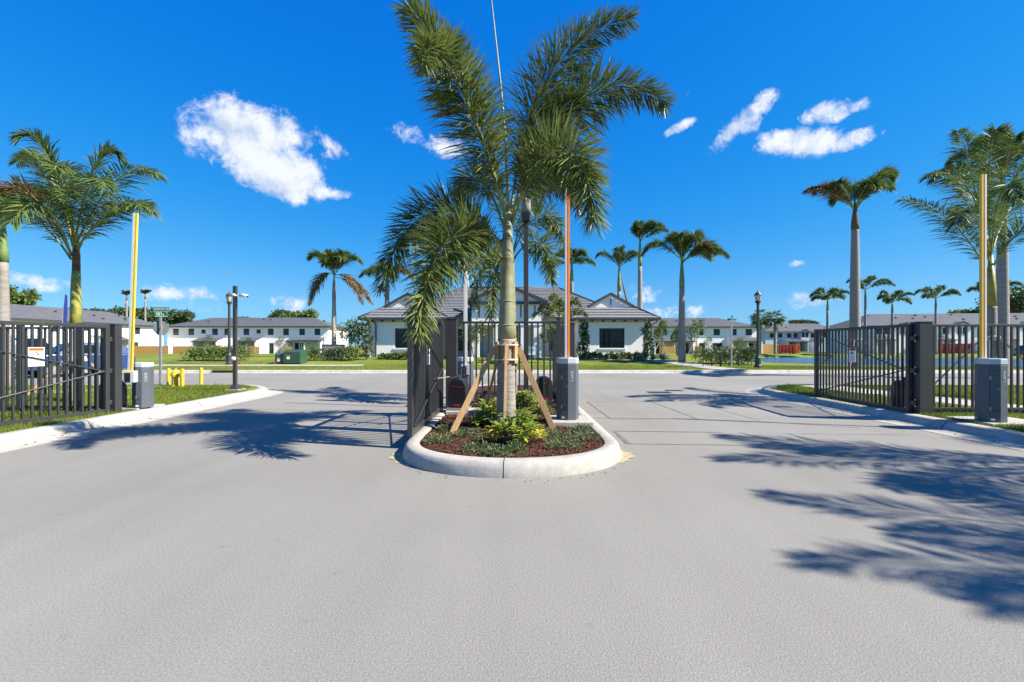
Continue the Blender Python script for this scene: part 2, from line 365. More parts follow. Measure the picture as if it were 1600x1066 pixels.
kerb('kerb_left', LEFT, +1); kerb('kerb_right', RIGHT, -1)
kerb('kerb_far', [(-70,24.0),(70,24.0)], +1, seg=6)
def lawn(path, sx, name):
    inner = []
    pts = resample(path, .4)
    for i, p in enumerate(pts):
        a = pts[max(i-1,0)]; b = pts[min(i+1,len(pts)-1)]; t = (b-a).normalized(); inner.append(p + Vector((-t.y, t.x))*(-sx)*.275)
    poly = [(p.x, p.y) for p in inner] + [(sx*60, -6)]
    if sx > 0: poly = poly[::-1]
    mb = MB(); mb.add([(x,y,.132) for x,y in poly], [tuple(range(len(poly)))])
    me = mb.mesh(name, 'lawn'); bm = bmesh.new(); bm.from_mesh(me); bmesh.ops.triangulate(bm, faces=bm.faces); bmesh.ops.recalc_face_normals(bm, faces=bm.faces)
    for f in bm.faces:
        if f.normal.z < 0: f.normal_flip()
    bm.to_mesh(me); bm.free()
    tag(put(name, me), kind='structure'); return inner
LIN = lawn(LEFT, -1, 'lawn_left'); RIN = lawn(RIGHT, 1, 'lawn_right')
def strip(name, pts, w, m, z=None, dz=.02):
    pts = resample(pts, .8); mb = MB()
    for i, p in enumerate(pts):
        a = pts[max(i-1,0)]; b = pts[min(i+1,len(pts)-1)]; t = (b-a).normalized(); nr = Vector((-t.y, t.x))*w/2
        for q in (p-nr, p+nr): mb.v.append((q.x, q.y, (terrain(q.x, q.y)+dz) if z is None else z))
    for i in range(len(pts)-1): mb.f.append((2*i, 2*i+2, 2*i+3, 2*i+1))
    o = mb.build(name, m, fix=True); return tag(o, kind='structure')
strip('sidewalk_far', [(-65,27.6),(-9,27.6)], .75, 'concrete')
strip('sidewalk_crossing', [(11.9,24.95),(11.5,26.3),(10.6,29.2),(9.2,31.2),(2.0,31.6)], 1.5, 'concrete')
strip('tactile_strip', [(12.0,24.32),(11.9,25.0)], 1.6, 'worn_yellow', dz=.034)
strip('sidewalk_right', [(11.3,2.0),(10.7,9.0),(10.1,13.6),(10.0,14.9)], 1.25, 'concrete', z=.142)
strip('sidewalk_left', [(-30,10.4),(-12.5,13.0),(-11.4,14.9)], .9, 'concrete', z=.142)

# island
def island_path():
    p = []; W = 1.47
    for k in range(0, 25):
        a = math.pi*k/24; p.append((-W*math.cos(a), 6.32 - 1.36*(abs(math.sin(a))**.85)))
    p = p + [(W, 6.32 + i*(14.0-6.32)/8) for i in range(1, 9)]
    for k in range(1, 16):
        a = math.pi*k/16; p.append((W*math.cos(a), 14.0 + 1.2*math.sin(a)))
    return p + [(-W, 14.0 - i*(14.0-6.32)/8) for i in range(0, 9)]
ISL = island_path()
IK = [(0,-.03),(0,.02),(.02,.10),(.042,.152),(.075,.170),(.12,.175),(.205,.175),(.22,.165),(.22,-.03)]
def build_island():
    root = bpy.data.objects.new('kerb_island', None); COL.objects.link(root); tag(root, kind='structure')
    pts = resample(ISL, .09); m = len(pts)
    # joints: middle of the nose first
    L = 0; nose = min(range(m), key=lambda i: (pts[i]-Vector((-.07,4.96))).length)
    pts = pts[nose:] + pts[1:nose+1]; K = 7; cuts = [round(k*(len(pts)-1)/K) for k in range(K+1)]
    for a_, b_ in zip(cuts[:-1], cuts[1:]): sec(root, pts[a_:b_+1])
    ip = []
    for i, p in enumerate(pts[:-1]):
        a = pts[i-1] if i else pts[-2]; b = pts[i+1]; t = (b-a).normalized(); q = p + Vector((-t.y, t.x))*.20; ip.append((q.x, q.y))
    tag(MB().add([(x,y,.15) for x,y in ip], [tuple(range(len(ip)))]).build('mulch_bed', 'mulch', fix=True), kind='structure')
    return ip
def sec(root, c):
    c = list(c); c[0] = c[0].lerp(c[1], .06); c[-1] = c[-1].lerp(c[-2], .06)
    sweep(c, IK, +1).build('kerb_section', 'concrete', root, fix=True, sharp=50)
IIN = build_island()
def in_island(x, y, m=.3):
    if y > 14.5: return False
    w = 1.47 - m
    if y >= 6.32: return abs(x) < w
    return (x/w)**2 + ((6.32-y)/(1.36-m))**2 < 1
# bark chips
def chips():
    mb = MB(); r = random.Random(3)
    for _ in range(5200):
        y = 4.9 + 4.6*r.random()**1.2; x = r.uniform(-1.3, 1.3)
        if not in_island(x, y, .23): continue
        l = r.uniform(.018,.06); w = r.uniform(.008,.018); a = r.uniform(0, math.pi); z = .155 + r.random()*.022; tl = r.uniform(-.35,.35)
        t = Vector((math.cos(a)*math.cos(tl), math.sin(a)*math.cos(tl), math.sin(tl))); c = Vector((x,y,z))
        mb.bar(c-t*l/2, c+t*l/2, w, .006)
    o = mb.build('bark_chips', 'chip'); tag(o, 'dark red brown bark mulch covering the planted island', 'mulch', kind='stuff')
chips()
# grass blades of the near lawns and the strip before the clubhouse
PADS = ((7.82,8.93,7.42,8.28),(-8.03,-7.6,9.22,10.03),(-8.63,-7.77,9.07,9.65),(7.83,8.58,9.09,9.78),(-8.19,-7.75,12.87,13.35))
def grass():
    r = random.Random(5); V = []; Fs = []
    def blade(x, y, z, h):
        a = r.uniform(0, 2*math.pi); dx, dy = math.cos(a), math.sin(a); w = r.uniform(.004,.008); lean = r.uniform(.1,.9)*h; b = r.uniform(0, 2*math.pi)
        o = len(V); V.extend([(x-dx*w, y-dy*w, z), (x+dx*w, y+dy*w, z), (x+math.cos(b)*lean, y+math.sin(b)*lean, z+h)]); Fs.append((o, o+1, o+2))
    def run(inner, sx, y0, y1, depth, n):
        xs = [(p.x, p.y) for p in inner]
        for _ in range(n):
            y = r.uniform(y0, y1)
            edge = 7.62 if y < 13.1 else 7.62 + 2.35 - math.sqrt(max(0, 2.1**2 - (y-13.1)**2))
            if y > 15.05: continue
            x = edge + depth*r.random()**1.5 + .0
            if sx > 0:
                x += .1
                if abs(x - (11.3-.1*y)) < .75 and 2 < y < 14.9: continue
            if any(a < sx*x < b and c < y < d for a, b, c, d in PADS): continue
            h = r.uniform(.03,.075) if r.random() < .93 else r.uniform(.08,.13)
            blade(sx*x, y, .128, h)
    run(LIN, -1, 4.5, 15.1, 9.0, 95000); run(RIN, 1, 4.5, 15.1, 9.0, 95000)
    for _ in range(60000):
        x = r.uniform(-26, 36); y = 24.4 + 3.5*r.random()
        if abs(x-11.7) < 1.0 or (x < -9 and 26.9 < y < 28.3): continue
        blade(x, y, terrain(x,y)-.01, r.uniform(.05,.12))
    me = bpy.data.meshes.new('grass'); me.from_pydata(V, [], Fs); me.materials.append(M['blade'])
    tag(put('grass', me), 'short green grass on the lawns beside the road', 'grass', kind='stuff')
grass()

# markings on the road: sealed saw cuts, covers, stray yellow paint
def road_marks():
    def line(pts, w):
        mb = MB(); v = []
        P = [gnd(*p) for p in pts]
        r = random.Random(int(pts[0][0]))
        for a, b in zip(P[:-1], P[1:]):
            n = max(2, int((b-a).length/.25)); t = (b-a).normalized(); nr = Vector((-t.y, t.x, 0))
            for k in range(n):
                p = a.lerp(b, k/n); q = a.lerp(b, (k+1)/n); w1 = w*r.uniform(.6,1.3); w2 = w*r.uniform(.6,1.3)
                mb.quad(p-nr*w1+Vector((0,0,.005)), q-nr*w2+Vector((0,0,.005)), q+nr*w2+Vector((0,0,.005)), p+nr*w1+Vector((0,0,.005)))
        tag(mb.build('saw_cut', 'sealant', fix=True), kind='structure')
    for pts, w in [([(917,628),(1018,628),(1092,656)],.012),([(917,628),(955,655),(1040,655)],.012),([(1090,630),(1187,658)],.010),([(910,653),(1090,655),(1200,660),(1345,669)],.012),
                   ([(960,674),(1130,676)],.014),([(1155,676),(1235,697)],.016),([(985,694),(1240,697)],.012),([(960,674),(982,694)],.03),([(1230,678),(1300,695)],.010),([(1225,678),(1420,680)],.008),
                   ([(905,645),(940,644)],.01),([(400,640),(640,643)],.008),([(480,653),(640,659)],.007)]: line(pts, w)
    for (x, y, w) in ((1030,613.5,.34),(1053,610.5,.26)):
        c = gnd(x, y); o = MB().box(-w,w,-w*.6,w*.6,.002,.012).build('drain_cover', 'grate', bevel=.004); o.location = c; tag(o, 'square dark drain cover set in the road, %s of the pair' % ('nearer' if x < 1040 else 'farther'), 'drain cover')
    # stray yellow paint where the kerb was sprayed
    for side, k0, k1 in ((1, 0, 1), (-1, 0, 1)):
        mb = MB(); r = random.Random(8); pts = []
        if side > 0: rng = [(1.47*math.sin(t), 6.32-1.36*abs(math.cos(t))**.85) for t in [R(62)+R(28)*k/10 for k in range(11)]] + [(1.47, 6.45+.25*k) for k in range(12)]
        else: rng = [(-1.47*math.sin(t), 6.32-1.36*abs(math.cos(t))**.85) for t in [R(55)+R(35)*k/10 for k in range(11)]] + [(-1.47, 6.45)]
        rng = [Vector(p) for p in rng]; n = len(rng)
        for i, p in enumerate(rng):
            t = (rng[min(i+1,n-1)] - rng[max(i-1,0)]).normalized(); nr = Vector((t.y, -t.x))*(1 if side > 0 else -1)
            w = (.17 if i < 9 else .06)*r.uniform(.55,1.1)*min(1, (i+.3)/4)
            mb.v += [(p.x-nr.x*.02, p.y-nr.y*.02, .004), (p.x+nr.x*w, p.y+nr.y*w, .004)]
        for i in range(n-1): mb.f.append((2*i,2*i+1,2*i+3,2*i+2))
        tag(mb.build('paint_marking', 'worn_yellow', fix=True), kind='structure')
road_marks()

def litter():
    r = random.Random(17); mb = MB()
    def one(x, y, z, l):
        a = r.uniform(0,6.283); d = Vector((math.cos(a),math.sin(a),0)); n = Vector((-d.y,d.x,0))*l*.3; p = Vector((x,y,z)); i = len(mb.v)
        mb.v += [tuple(p), tuple(p+d*l*.5+n+Vector((0,0,r.uniform(.003,.012)))), tuple(p+d*l), tuple(p+d*l*.5-n+Vector((0,0,r.uniform(.003,.012))))]; mb.f.append((i,i+1,i+2,i+3))
    for _ in range(170):
        sx = r.choice((-1,1)); y = r.uniform(4,13); one(sx*(7.35-abs(r.gauss(0,.16))), y, .016, r.uniform(.02,.06))
    for _ in range(40): one(r.uniform(-6.5,6.5), r.uniform(5.0,22), .006, r.uniform(.010,.03))
    for _ in range(60):
        a = r.uniform(0, math.pi); one(-(1.5+abs(r.gauss(0,.07)))*math.cos(a), 6.3-(1.38+abs(r.gauss(0,.07)))*math.sin(a)**.85, .006, r.uniform(.012,.035))
    for _ in range(120): one(r.uniform(-30,30), 23.55+r.gauss(0,.08), .012, r.uniform(.03,.09))
    tag(mb.build('fallen_leaves', 'leaf_litter'), 'small dry leaves and specks scattered along the gutters', 'leaf litter', kind='stuff')
litter()

# ------------------------------------------------------------------ palms
def leaflet(mb, p, d, l, w, droop, fine=True):
    u = Vector((0,0,1)); s = d.cross(u)
    s = Vector((1,0,0)) if s.length < .05 else s.normalized()
    ax = rnd.uniform(-.9,.9); s = (s*math.cos(ax) + d.cross(s)*math.sin(ax))*w/2
    m1 = p + d*l*.35 + Vector((0,0,-droop*l*.10)); tp = p + d*l*.97 + Vector((0,0,-droop*l*.75))
    if fine:
        m2 = p + d*l*.70 + Vector((0,0,-droop*l*.36))
        o = len(mb.v); mb.v += [tuple(p), tuple(m1-s), tuple(m1+s), tuple(m2-s*.8), tuple(m2+s*.8), tuple(tp)]
        mb.f += [(o,o+2,o+1),(o+1,o+2,o+4,o+3),(o+3,o+4,o+5)]
    else:
        o = len(mb.v); mb.v += [tuple(p), tuple(m1-s), tuple(m1+s), tuple(tp)]; mb.f += [(o,o+2,o+1),(o+1,o+2,o+3)]
def bez(P, t):
    if len(P) == 3: return P[0]*(1-t)**2 + P[1]*2*t*(1-t) + P[2]*t*t
    return P[0]*(1-t)**3 + P[1]*3*t*(1-t)**2 + P[2]*3*t*t*(1-t) + P[3]*t**3
def frond_parts(P, n, ll, lw, style, start=.14, r0=.022, fine=True, droop=None):
    """one leaf along a curve: rachis tube + leaflets; style 'fox' all round the rachis, 'royal' in ranks at both sides"""
    P = [Vector(q) for q in P]; rach = MB(); lv = MB()
    pts = [bez(P, k/14) for k in range(15)]
    rach.tube(pts, [r0*(1-.85*k/14)+.002 for k in range(15)], 6)
    for i in range(n):
        t = start + (1-start)*(i+rnd.random())/n; p = bez(P, t); T = (bez(P, min(1,t+.02)) - bez(P, t-.02)).normalized()
        S = T.cross(Vector((0,0,1))); S = Vector((1,0,0)) if S.length < .05 else S.normalized(); Nn = S.cross(T)
        u = (t-start)/(1-start)
        prof = (.55+.45*math.sin(math.pi*min(1, u*1.15+.12))) * (1 if u < .85 else 1-.35*(u-.85)/.15) * (min(1, .35+u*4))
        if style == 'fox':
            for k in range(4):
                a = rnd.uniform(0, 2*math.pi); d0 = S*math.cos(a) + Nn*math.sin(a); sw = R(rnd.uniform(50,82)) * (1-.35*u**3)
                d = (d0*math.sin(sw) + T*math.cos(sw)).normalized(); leaflet(lv, p, d, ll*prof*rnd.uniform(.8,1.1), lw*rnd.uniform(.8,1.2), (droop if droop is not None else .22)*rnd.uniform(.5,1.4), fine)
        else:
            for sg in (1, -1):
                for a0 in (rnd.uniform(8,50), rnd.uniform(-28,8)):
                    a = R(a0); d0 = S*sg*math.cos(a) + Nn*math.sin(a); sw = R(rnd.uniform(46,64)) * (1-.5*u**2)
                    d = (d0*math.sin(sw) + T*math.cos(sw)).normalized(); leaflet(lv, p, d, ll*prof*rnd.uniform(.75,1.1), lw*rnd.uniform(.8,1.2), (droop if droop is not None else .40)*rnd.uniform(.5,1.4), fine)
    return rach, lv
def add_frond(root, P, n, ll, lw, style, m, rm='petiole', **k):
    rach, lv = frond_parts(P, n, ll, lw, style, **k)
    f = lv.build('frond', m, root); rach.build('rachis', rm, f, smooth=True); return f
def trunk_tube(z0, z1, r0, r1, bulge=0, lean=(0,0), n=16, rings=0, rd=.006):
    mb = MB(); K = max(10, rings*3 if rings else 14); pts = []; rad = []
    for k in range(K+1):
        t = k/K; pts.append((lean[0]*t*t, lean[1]*t*t, z0+(z1-z0)*t)); r = r0+(r1-r0)*t + bulge*math.sin(math.pi*t)
        if rings and k % 3 == 0: r += rd
        rad.append(r)
    return mb.tube(pts, rad, n)

def W3(base, x, y, dy):      # photo column/row at the depth of base plus dy, relative to base
    return at(x, y, base.y+dy) - base
# the foxtail palm on the island
def central_palm():
    base = Vector((-.09, 7.2, .15)); root = thing('foxtail_palm', 'tall foxtail palm braced with timber stakes at the island nose', 'palm tree', base)
    trunk_tube(-.05, 1.40, .155, .135, rings=13, rd=.005).build('trunk', 'trunk_grey', root, smooth=True)
    mb = MB(); pr = [(1.38,.134),(1.6,.128),(2.0,.108),(2.4,.100),(2.62,.097),(2.65,.110),(2.70,.100),(2.93,.088),(2.96,.096),(3.0,.084),(3.2,.070),(3.4,.045),(3.6,.02)]
    mb.tube([(.004*i*.6,0,z) for i,(z,r) in enumerate(pr)], [r for z,r in pr], 18).build('crownshaft', 'shaft_green', root, smooth=True)
    for z, q in ((1.62,.136),(2.0,.119),(2.655,.112),(2.965,.098)): MB().lathe([(q-.03,z-.012),(q,z-.008),(q,z+.006),(q-.03,z+.012)], 16).build('leaf_scar', 'boot_brown' if z > 2.5 else 'trunk_grey', root, smooth=True)
    Wb = lambda x,y,dy=0: W3(base,x,y,dy)
    fr = [ # base, control points..., tip ; material, leaflet length, count
     ([Wb(793,345),Wb(765,235,-.3),Wb(722,110,-.9),Wb(640,12,-1.3)],'frond_mid',.74,280),
     ([Wb(790,340),Wb(748,175,-.6),Wb(672,15,-1.3),Wb(660,95,-2.1)],'frond_mid',.58,260),
     ([Wb(797,345),Wb(812,190,.3),Wb(858,55,.5),Wb(985,28,.4)],'frond_dark',.74,270),
     ([Wb(799,345),Wb(835,190,.4),Wb(935,85,.6),Wb(1040,160,.4)],'frond_dark',.74,290),
     ([Wb(800,352),Wb(835,225,-.4),Wb(915,175,-1.0),Wb(928,345,-1.3)],'frond_mid',.70,280),
     ([Wb(798,352),Wb(830,260,.5),Wb(870,230,1.2),Wb(905,330,1.7)],'frond_dark',.55,170),
     ([Wb(789,388),Wb(735,318,.3),Wb(640,285,.2),Wb(596,448,-.1)],'frond_dark',.64,270),
     ([Wb(788,408),Wb(735,335,-.6),Wb(668,350,-1.3),Wb(655,520,-1.7)],'frond_mid',.66,280),
     ([Wb(789,360),Wb(770,290,.7),Wb(735,250,1.3),Wb(712,300,1.8)],'frond_dark',.52,130),
     ([Wb(799,350),Wb(822,250,.2),Wb(860,170,.3),Wb(905,150,.2)],'frond_dark',.60,170),
    ]
    for P, m, ll, n in fr: add_frond(root, P, int(n*.92), ll*1.10, .021, 'fox', m, start=.15 if n > 140 else .3, r0=.026)
    sp = MB().tube([Wb(795,330),Wb(790,220),Wb(782,130),Wb(768,0),Wb(762,-45)], [.03,.022,.016,.008,.002], 8); sp.build('spear_leaf', 'shaft_green', root, smooth=True)
    # timber bracing
    br = thing('tree_brace', 'four raw timber stakes bracing the island foxtail palm trunk', 'tree brace', base)
    for k in range(6):
        a = 2*math.pi*k/6 + R(-90); c = Vector((math.cos(a)*.166, math.sin(a)*.166, 0)); t = Vector((-math.sin(a), math.cos(a), 0))
        MB().bar(c+Vector((0,0,1.02)), c+Vector((0,0,1.36)), .085, .036, up=tuple(c.normalized())).build('batten', 'lumber', br, bevel=.003)
    for z in (1.08, 1.31): MB().lathe([(.19,z-.012),(.194,z-.01),(.194,z+.01),(.19,z+.012)], 20).build('strap', 'strap', br)
    feet = [(Vector((-.19,-.03,1.27)), gnd(707,676,.15)-base), (Vector((.19,-.03,1.27)), gnd(864,670,.15)-base), (Vector((.0,-.20,1.30)), Vector((-.02,-.62,0))), (Vector((-.10,.19,1.27)), Vector((-.42,.95,0)))]
    for a, b in feet: MB().bar(a, b + (b-a).normalized()*.04, .088, .040, up=(0,1,0) if abs(b.x) > abs(b.y) else (1,0,0)).build('stake', 'lumber', br, bevel=.003)
central_palm()

def palm(name, label, base, height, r, style, fronds, shaft, trunk_m='trunk_royal', shaft_m='shaft_bright', group=None, lean=(0,0), spear=0, fine=True, ll=.5, lw=.03, n=80, m='frond_royal', swing=(0,0), rings=0):
    """fronds: list of (azimuth deg, rise deg, length, droop) ; shaft: crownshaft length"""
    root = thing(name, label, 'palm tree', base, group=group)
    tz = height - shaft
    trunk_tube(-.1, tz, r*1.35, r*.9, bulge=r*.10, lean=lean, n=14, rings=rings, rd=r*.03).build('trunk', trunk_m, root, smooth=True)
    lx, ly = lean
    MB().tube([(lx,ly,tz-.02),(lx*1.05,ly*1.05,tz+shaft*.25),(lx*1.1,ly*1.1,tz+shaft*.7),(lx*1.15,ly*1.15,height+.15)], [r*.98,r*.95,r*.62,r*.25], 14).build('crownshaft', shaft_m, root, smooth=True)
    top = Vector((lx*1.13, ly*1.13, height))
    for i, (az, el, L, dr, *mm) in enumerate(fronds):
        if dr < .85: dr *= .55; el = min(82, el*.9+15); L *= 1.14
        a = R(az); e = R(el); h = Vector((math.cos(a), math.sin(a), 0)); sw = Vector((swing[0], swing[1], 0))
        P0 = top + h*r*.2 - Vector((0,0,.12*(i%3))); P1 = P0 + (h*math.cos(e) + Vector((0,0,math.sin(e))))*L*.5
        P2 = P0 + (h*math.cos(e)*L*.92) + Vector((0,0,math.sin(e)*L*.75 - dr*L)) + sw*L; P15 = P1.lerp(P2, .4) + Vector((0,0,.13*L))
        add_frond(root, [P0,P1,P15,P2], n, ll, lw, style, mm[0] if mm else m, start=.12, r0=r*.16+.004, fine=fine)
    if spear: MB().tube([top, top+Vector((.02,0,spear*.6)), top+Vector((.03,0,spear))], [.035,.02,.004], 6).build('spear_leaf', shaft_m, root, smooth=True)
    return root
def ring_fronds(n, seed, L, els=(10,70), dr=(.25,.6), dry=0):
    r = random.Random(seed); out = []
    for k in range(n):
        az = 360*k/n*1.0 + r.uniform(-20,20); el = els[0] + (els[1]-els[0])*((k*0.618) % 1.0)
        out.append((az, el, L*r.uniform(.85,1.1), r.uniform(*dr)) + (('frond_dry',) if k < dry else ()))
    return out
def palms():
    # second foxtail right behind the first on the island
    b = Vector((.0, 12.2, .15)); root = thing('foxtail_palm', 'smaller foxtail palm standing behind the island fence', 'palm tree', b)
    trunk_tube(-.05, 1.5, .14, .12, rings=9, rd=.004).build('trunk', 'trunk_grey', root, smooth=True)
    trunk_tube(1.48, 3.7, .12, .06).build('crownshaft', 'shaft_green', root, smooth=True)
    Wb = lambda x,y,dy=0: W3(b,x,y,dy)
    for P, m, ll in [([Wb(800,400),Wb(830,320),Wb(870,310),Wb(884,395)],'frond_mid',.6),([Wb(800,410),Wb(835,350,-.6),Wb(860,380,-1.0),Wb(862,440,-1.1)],'frond_mid',.6),([Wb(797,400),Wb(790,330,.3),Wb(775,290,.6),Wb(770,250,.9)],'frond_royal',.5),
                     ([Wb(798,410),Wb(770,370),Wb(745,390,-.3),Wb(742,480,-.6)],'frond_mid',.6),([Wb(796,410),Wb(780,390,-.6),Wb(765,410,-1.3),Wb(768,500,-1.5)],'frond_mid',.55),([Wb(800,400),Wb(815,340,.6),Wb(835,290,1.2),Wb(860,280,1.8)],'frond_royal',.55),([Wb(797,405),Wb(760,350,.5),Wb(720,340,.8),Wb(690,420,1.0)],'frond_dark',.55)]:
        add_frond(root, P, 100, ll*1.1, .030, 'fox', m, start=.16, r0=.026)
    # left roadside palm
    b = Vector((-10.35, 10.8, .13)); root = thing('royal_palm', 'young palm with yellow crownshaft behind the outward swung gate by yellow hydrant', 'palm tree', b)
    trunk_tube(-.1, 1.70, .125, .112, rings=12, rd=.004).build('trunk', 'lumber_grey', root, smooth=True)
    MB().tube([(0,0,1.68),(0,0,2.2),(0,0,2.75),(.01,0,3.1)], [.112,.106,.095,.08], 14).build('crownshaft', 'shaft_yellow', root, smooth=True)
    MB().tube([(.01,0,3.08),(.01,0,3.5),(.0,0,4.1)], [.08,.075,.035], 12).build('boot', 'boot_brown', root, smooth=True)
    Wb = lambda x,y,dy=0: W3(b,x,y,dy)
    for P, m in [([Wb(115,385),Wb(95,300),Wb(70,190,-.3),Wb(32,215,-.6)],'frond_royal'),([Wb(114,385),Wb(90,280,.4),Wb(60,215,.8),Wb(26,255,1.2)],'frond_royal'),([Wb(117,385),Wb(132,280,.3),Wb(160,215,.6),Wb(186,245,.7)],'frond_royal'),
                 ([Wb(118,385),Wb(150,310,-.3),Wb(200,235,-.6),Wb(248,275,-.8)],'frond_royal'),([Wb(118,392),Wb(150,340,-.5),Wb(200,295,-1.0),Wb(238,332,-1.3)],'frond_royal'),([Wb(120,395),Wb(140,350,.5),Wb(190,310,1.0),Wb(235,318,1.4)],'frond_royal'),
                 ([Wb(112,400),Wb(80,330,-.4),Wb(40,265,-.8),Wb(-25,310,-1.2)],'frond_dry'),([Wb(111,405),Wb(75,350,.3),Wb(20,285,.6),Wb(-30,345,.8)],'frond_royal'),([Wb(112,400),Wb(90,330,-.9),Wb(60,290,-1.6),Wb(20,345,-2.2)],'frond_royal'),
                 ([Wb(115,385),Wb(105,290,.9),Wb(80,240,1.6),Wb(50,235,2.2)],'frond_royal'),([Wb(116,390),Wb(112,300,-.7),Wb(95,240,-1.3),Wb(85,265,-1.9)],'frond_royal'),([Wb(116,385),Wb(130,300,-.9),Wb(145,260,-1.6),Wb(165,290,-2.2)],'frond_royal')]:
        add_frond(root, P, 86, .72, .025, 'royal', m, start=.14, r0=.024, droop=.42)
    brace(b, 1.0, .16, 1.3, 'timber stakes leaning on the young palm behind the left gate', 'lumber')
    # far left palm
    palm('royal_palm', 'tall grey trunked palm cut off by the left picture edge', (-15.65,14.0,.13), 5.2, .125, 'royal', [(30,40,2.2,.7),(60,55,2.3,.5),(-30,35,2.3,.7),(-75,50,2.2,.7),(120,50,2.4,.5),(180,40,2.4,.6),(240,50,2.4,.6),(0,62,2.3,.7),(300,30,2.0,.8,'frond_dry')], 1.3, ll=.55, lw=.034, n=90, shaft_m='shaft_bright')
    # right roadside young palm
    b = Vector((12.1, 11.5, .13)); root = thing('royal_palm', 'young palm with loose arching fronds staked behind the right fence', 'palm tree', b)
    trunk_tube(-.1, 2.3, .14, .11, rings=14, rd=.004).build('trunk', 'trunk_grey', root, smooth=True)
    MB().tube([(0,0,2.28),(0,0,2.8),(0,0,3.6)], [.11,.10,.04], 12).build('crownshaft', 'shaft_yellow', root, smooth=True)
    Wb = lambda x,y,dy=0: W3(b,x,y,dy)
    for P, m in [([Wb(1546,430),Wb(1520,380),Wb(1480,320,-.2),Wb(1412,312,-.4)],'frond_royal'),([Wb(1545,400),Wb(1525,300),Wb(1505,210),Wb(1497,205,-.6)],'frond_royal'),([Wb(1545,395),Wb(1530,300,-.5),Wb(1500,255,-.9),Wb(1450,275,-1.2)],'frond_royal'),
                 ([Wb(1547,395),Wb(1545,290),Wb(1545,190),Wb(1560,205,-.5)],'frond_royal'),([Wb(1548,400),Wb(1570,300),Wb(1600,220),Wb(1640,240)],'frond_royal'),([Wb(1549,420),Wb(1580,370,-.4),Wb(1610,330,-.8),Wb(1660,345,-1.2)],'frond_royal'),
                 ([Wb(1548,400),Wb(1555,300,-.8),Wb(1575,260,-1.5),Wb(1590,310,-2.0)],'frond_royal'),([Wb(1546,400),Wb(1535,310,.8),Wb(1520,260,1.6),Wb(1490,280,2.2)],'frond_royal'),([Wb(1548,400),Wb(1570,320,.8),Wb(1600,280,1.6),Wb(1640,320,2.2)],'frond_royal'),([Wb(1546,410),Wb(1530,340,-.9),Wb(1510,300,-1.5),Wb(1492,350,-2.0)],'frond_royal')]:
        add_frond(root, P, 92, .74, .024, 'royal', m, start=.14, r0=.022, droop=.42)
    brace(b, 1.5, .14, 1.7, 'pale timber stakes leaning on the young palm behind the right fence', 'lumber_grey')
    # tall palm with a grey ringed trunk at the right edge
    palm('royal_palm', 'royal palm with thick pale ringed trunk at the right picture edge', (21.55,20.0,.13), 8.7, .17, 'royal', ring_fronds(10, 3, 2.9, (15,75), (.3,.6)), 1.5, ll=.75, lw=.05, n=85, rings=26)
    palm('royal_palm', 'royal palm with thick trunk and wind blown fronds rising behind the right gate', (20.35,27.0,.14), 9.6, .215, 'royal', [(0,45,3.9,.35),(15,30,3.7,.30),(-20,50,3.4,.4),(180,15,3.1,.2,'frond_dry'),(165,38,2.9,.4,'frond_dry'),(200,45,2.8,.4),(60,55,2.6,.4),(-60,50,2.4,.5),(120,50,2.2,.6),(270,40,2.2,.6),(20,55,3.0,.45)], 1.4, shaft_m='boot_brown', ll=.95, lw=.05, n=110, spear=2.0, fine=False, rings=22)
    brace(Vector((20.35,27.0,.2)), 1.6, .29, 2.4, 'timber stakes bracing the thick royal palm by the pond', 'lumber_grey')
    # palms round the clubhouse
    palm('royal_palm', 'royal palm with hanging dead fronds left of the clubhouse near the planter', (-13.3,34.0,.55), 6.3, .145, 'royal', [(180,45,3.0,.5),(0,40,2.9,.5),(20,62,2.6,.3),(-30,55,2.6,.5),(90,70,2.4,.3),(200,72,2.4,.2),(170,8,2.2,1.1,'frond_dry'),(-10,5,2.4,.9,'frond_dry'),(10,-35,2.6,.75,'frond_dry'),(260,50,2.4,.6),(310,45,2.6,.5),(140,50,2.5,.5)], 2.0, trunk_m='lumber_grey', shaft_m='trunk_grey', ll=1.0, lw=.055, n=95, fine=False)
    palm('royal_palm', 'drooping palm behind the left roof end of the clubhouse', (-12.9,47.0,.5), 8.6, .22, 'royal', ring_fronds(9, 21, 2.8, (-5,55), (.5,.9), dry=2), 1.6, ll=1.1, lw=.065, n=80, fine=False)
    palm('royal_palm', 'palm just right of the island barrier arm behind the clubhouse roof', (6.3,48.0,.5), 9.6, .20, 'royal', ring_fronds(10, 7, 2.6, (5,75), (.3,.6)), 1.8, ll=1.1, lw=.065, n=80, fine=False)
    p = palm('royal_palm', 'slim palm with one torn hanging frond behind the clubhouse gable', (11.3,48.0,.5), 9.3, .22, 'royal', [(180,35,3.2,.45),(0,30,3.0,.2),(90,60,2.4,.2),(20,75,2.5,.05),(200,80,2.4,.1),(270,50,2.3,.4),(330,40,2.6,.3)], 2.6, ll=1.0, lw=.065, n=80, fine=False)
    MB().tube([(.25,0,8.4),(.55,-.1,6.6),(1.0,-.1,4.9),(1.4,-.1,3.6)], [.03,.10,.13,.02], 6).build('dead_frond', 'frond_dry', p, smooth=True)
    palm('royal_palm', 'tallest clubhouse palm with fronds blown to one side', (12.65,45.0,.5), 11.4, .21, 'royal', [(0,35,3.0,.25),(-10,20,2.8,.2),(15,60,2.5,.1),(90,75,2.3,.1),(200,70,2.0,.35),(230,60,2.0,.5),(330,50,2.6,.3),(120,70,2.0,.4),(180,80,2.2,.1)], 2.6, ll=1.1, lw=.065, n=90, fine=False)
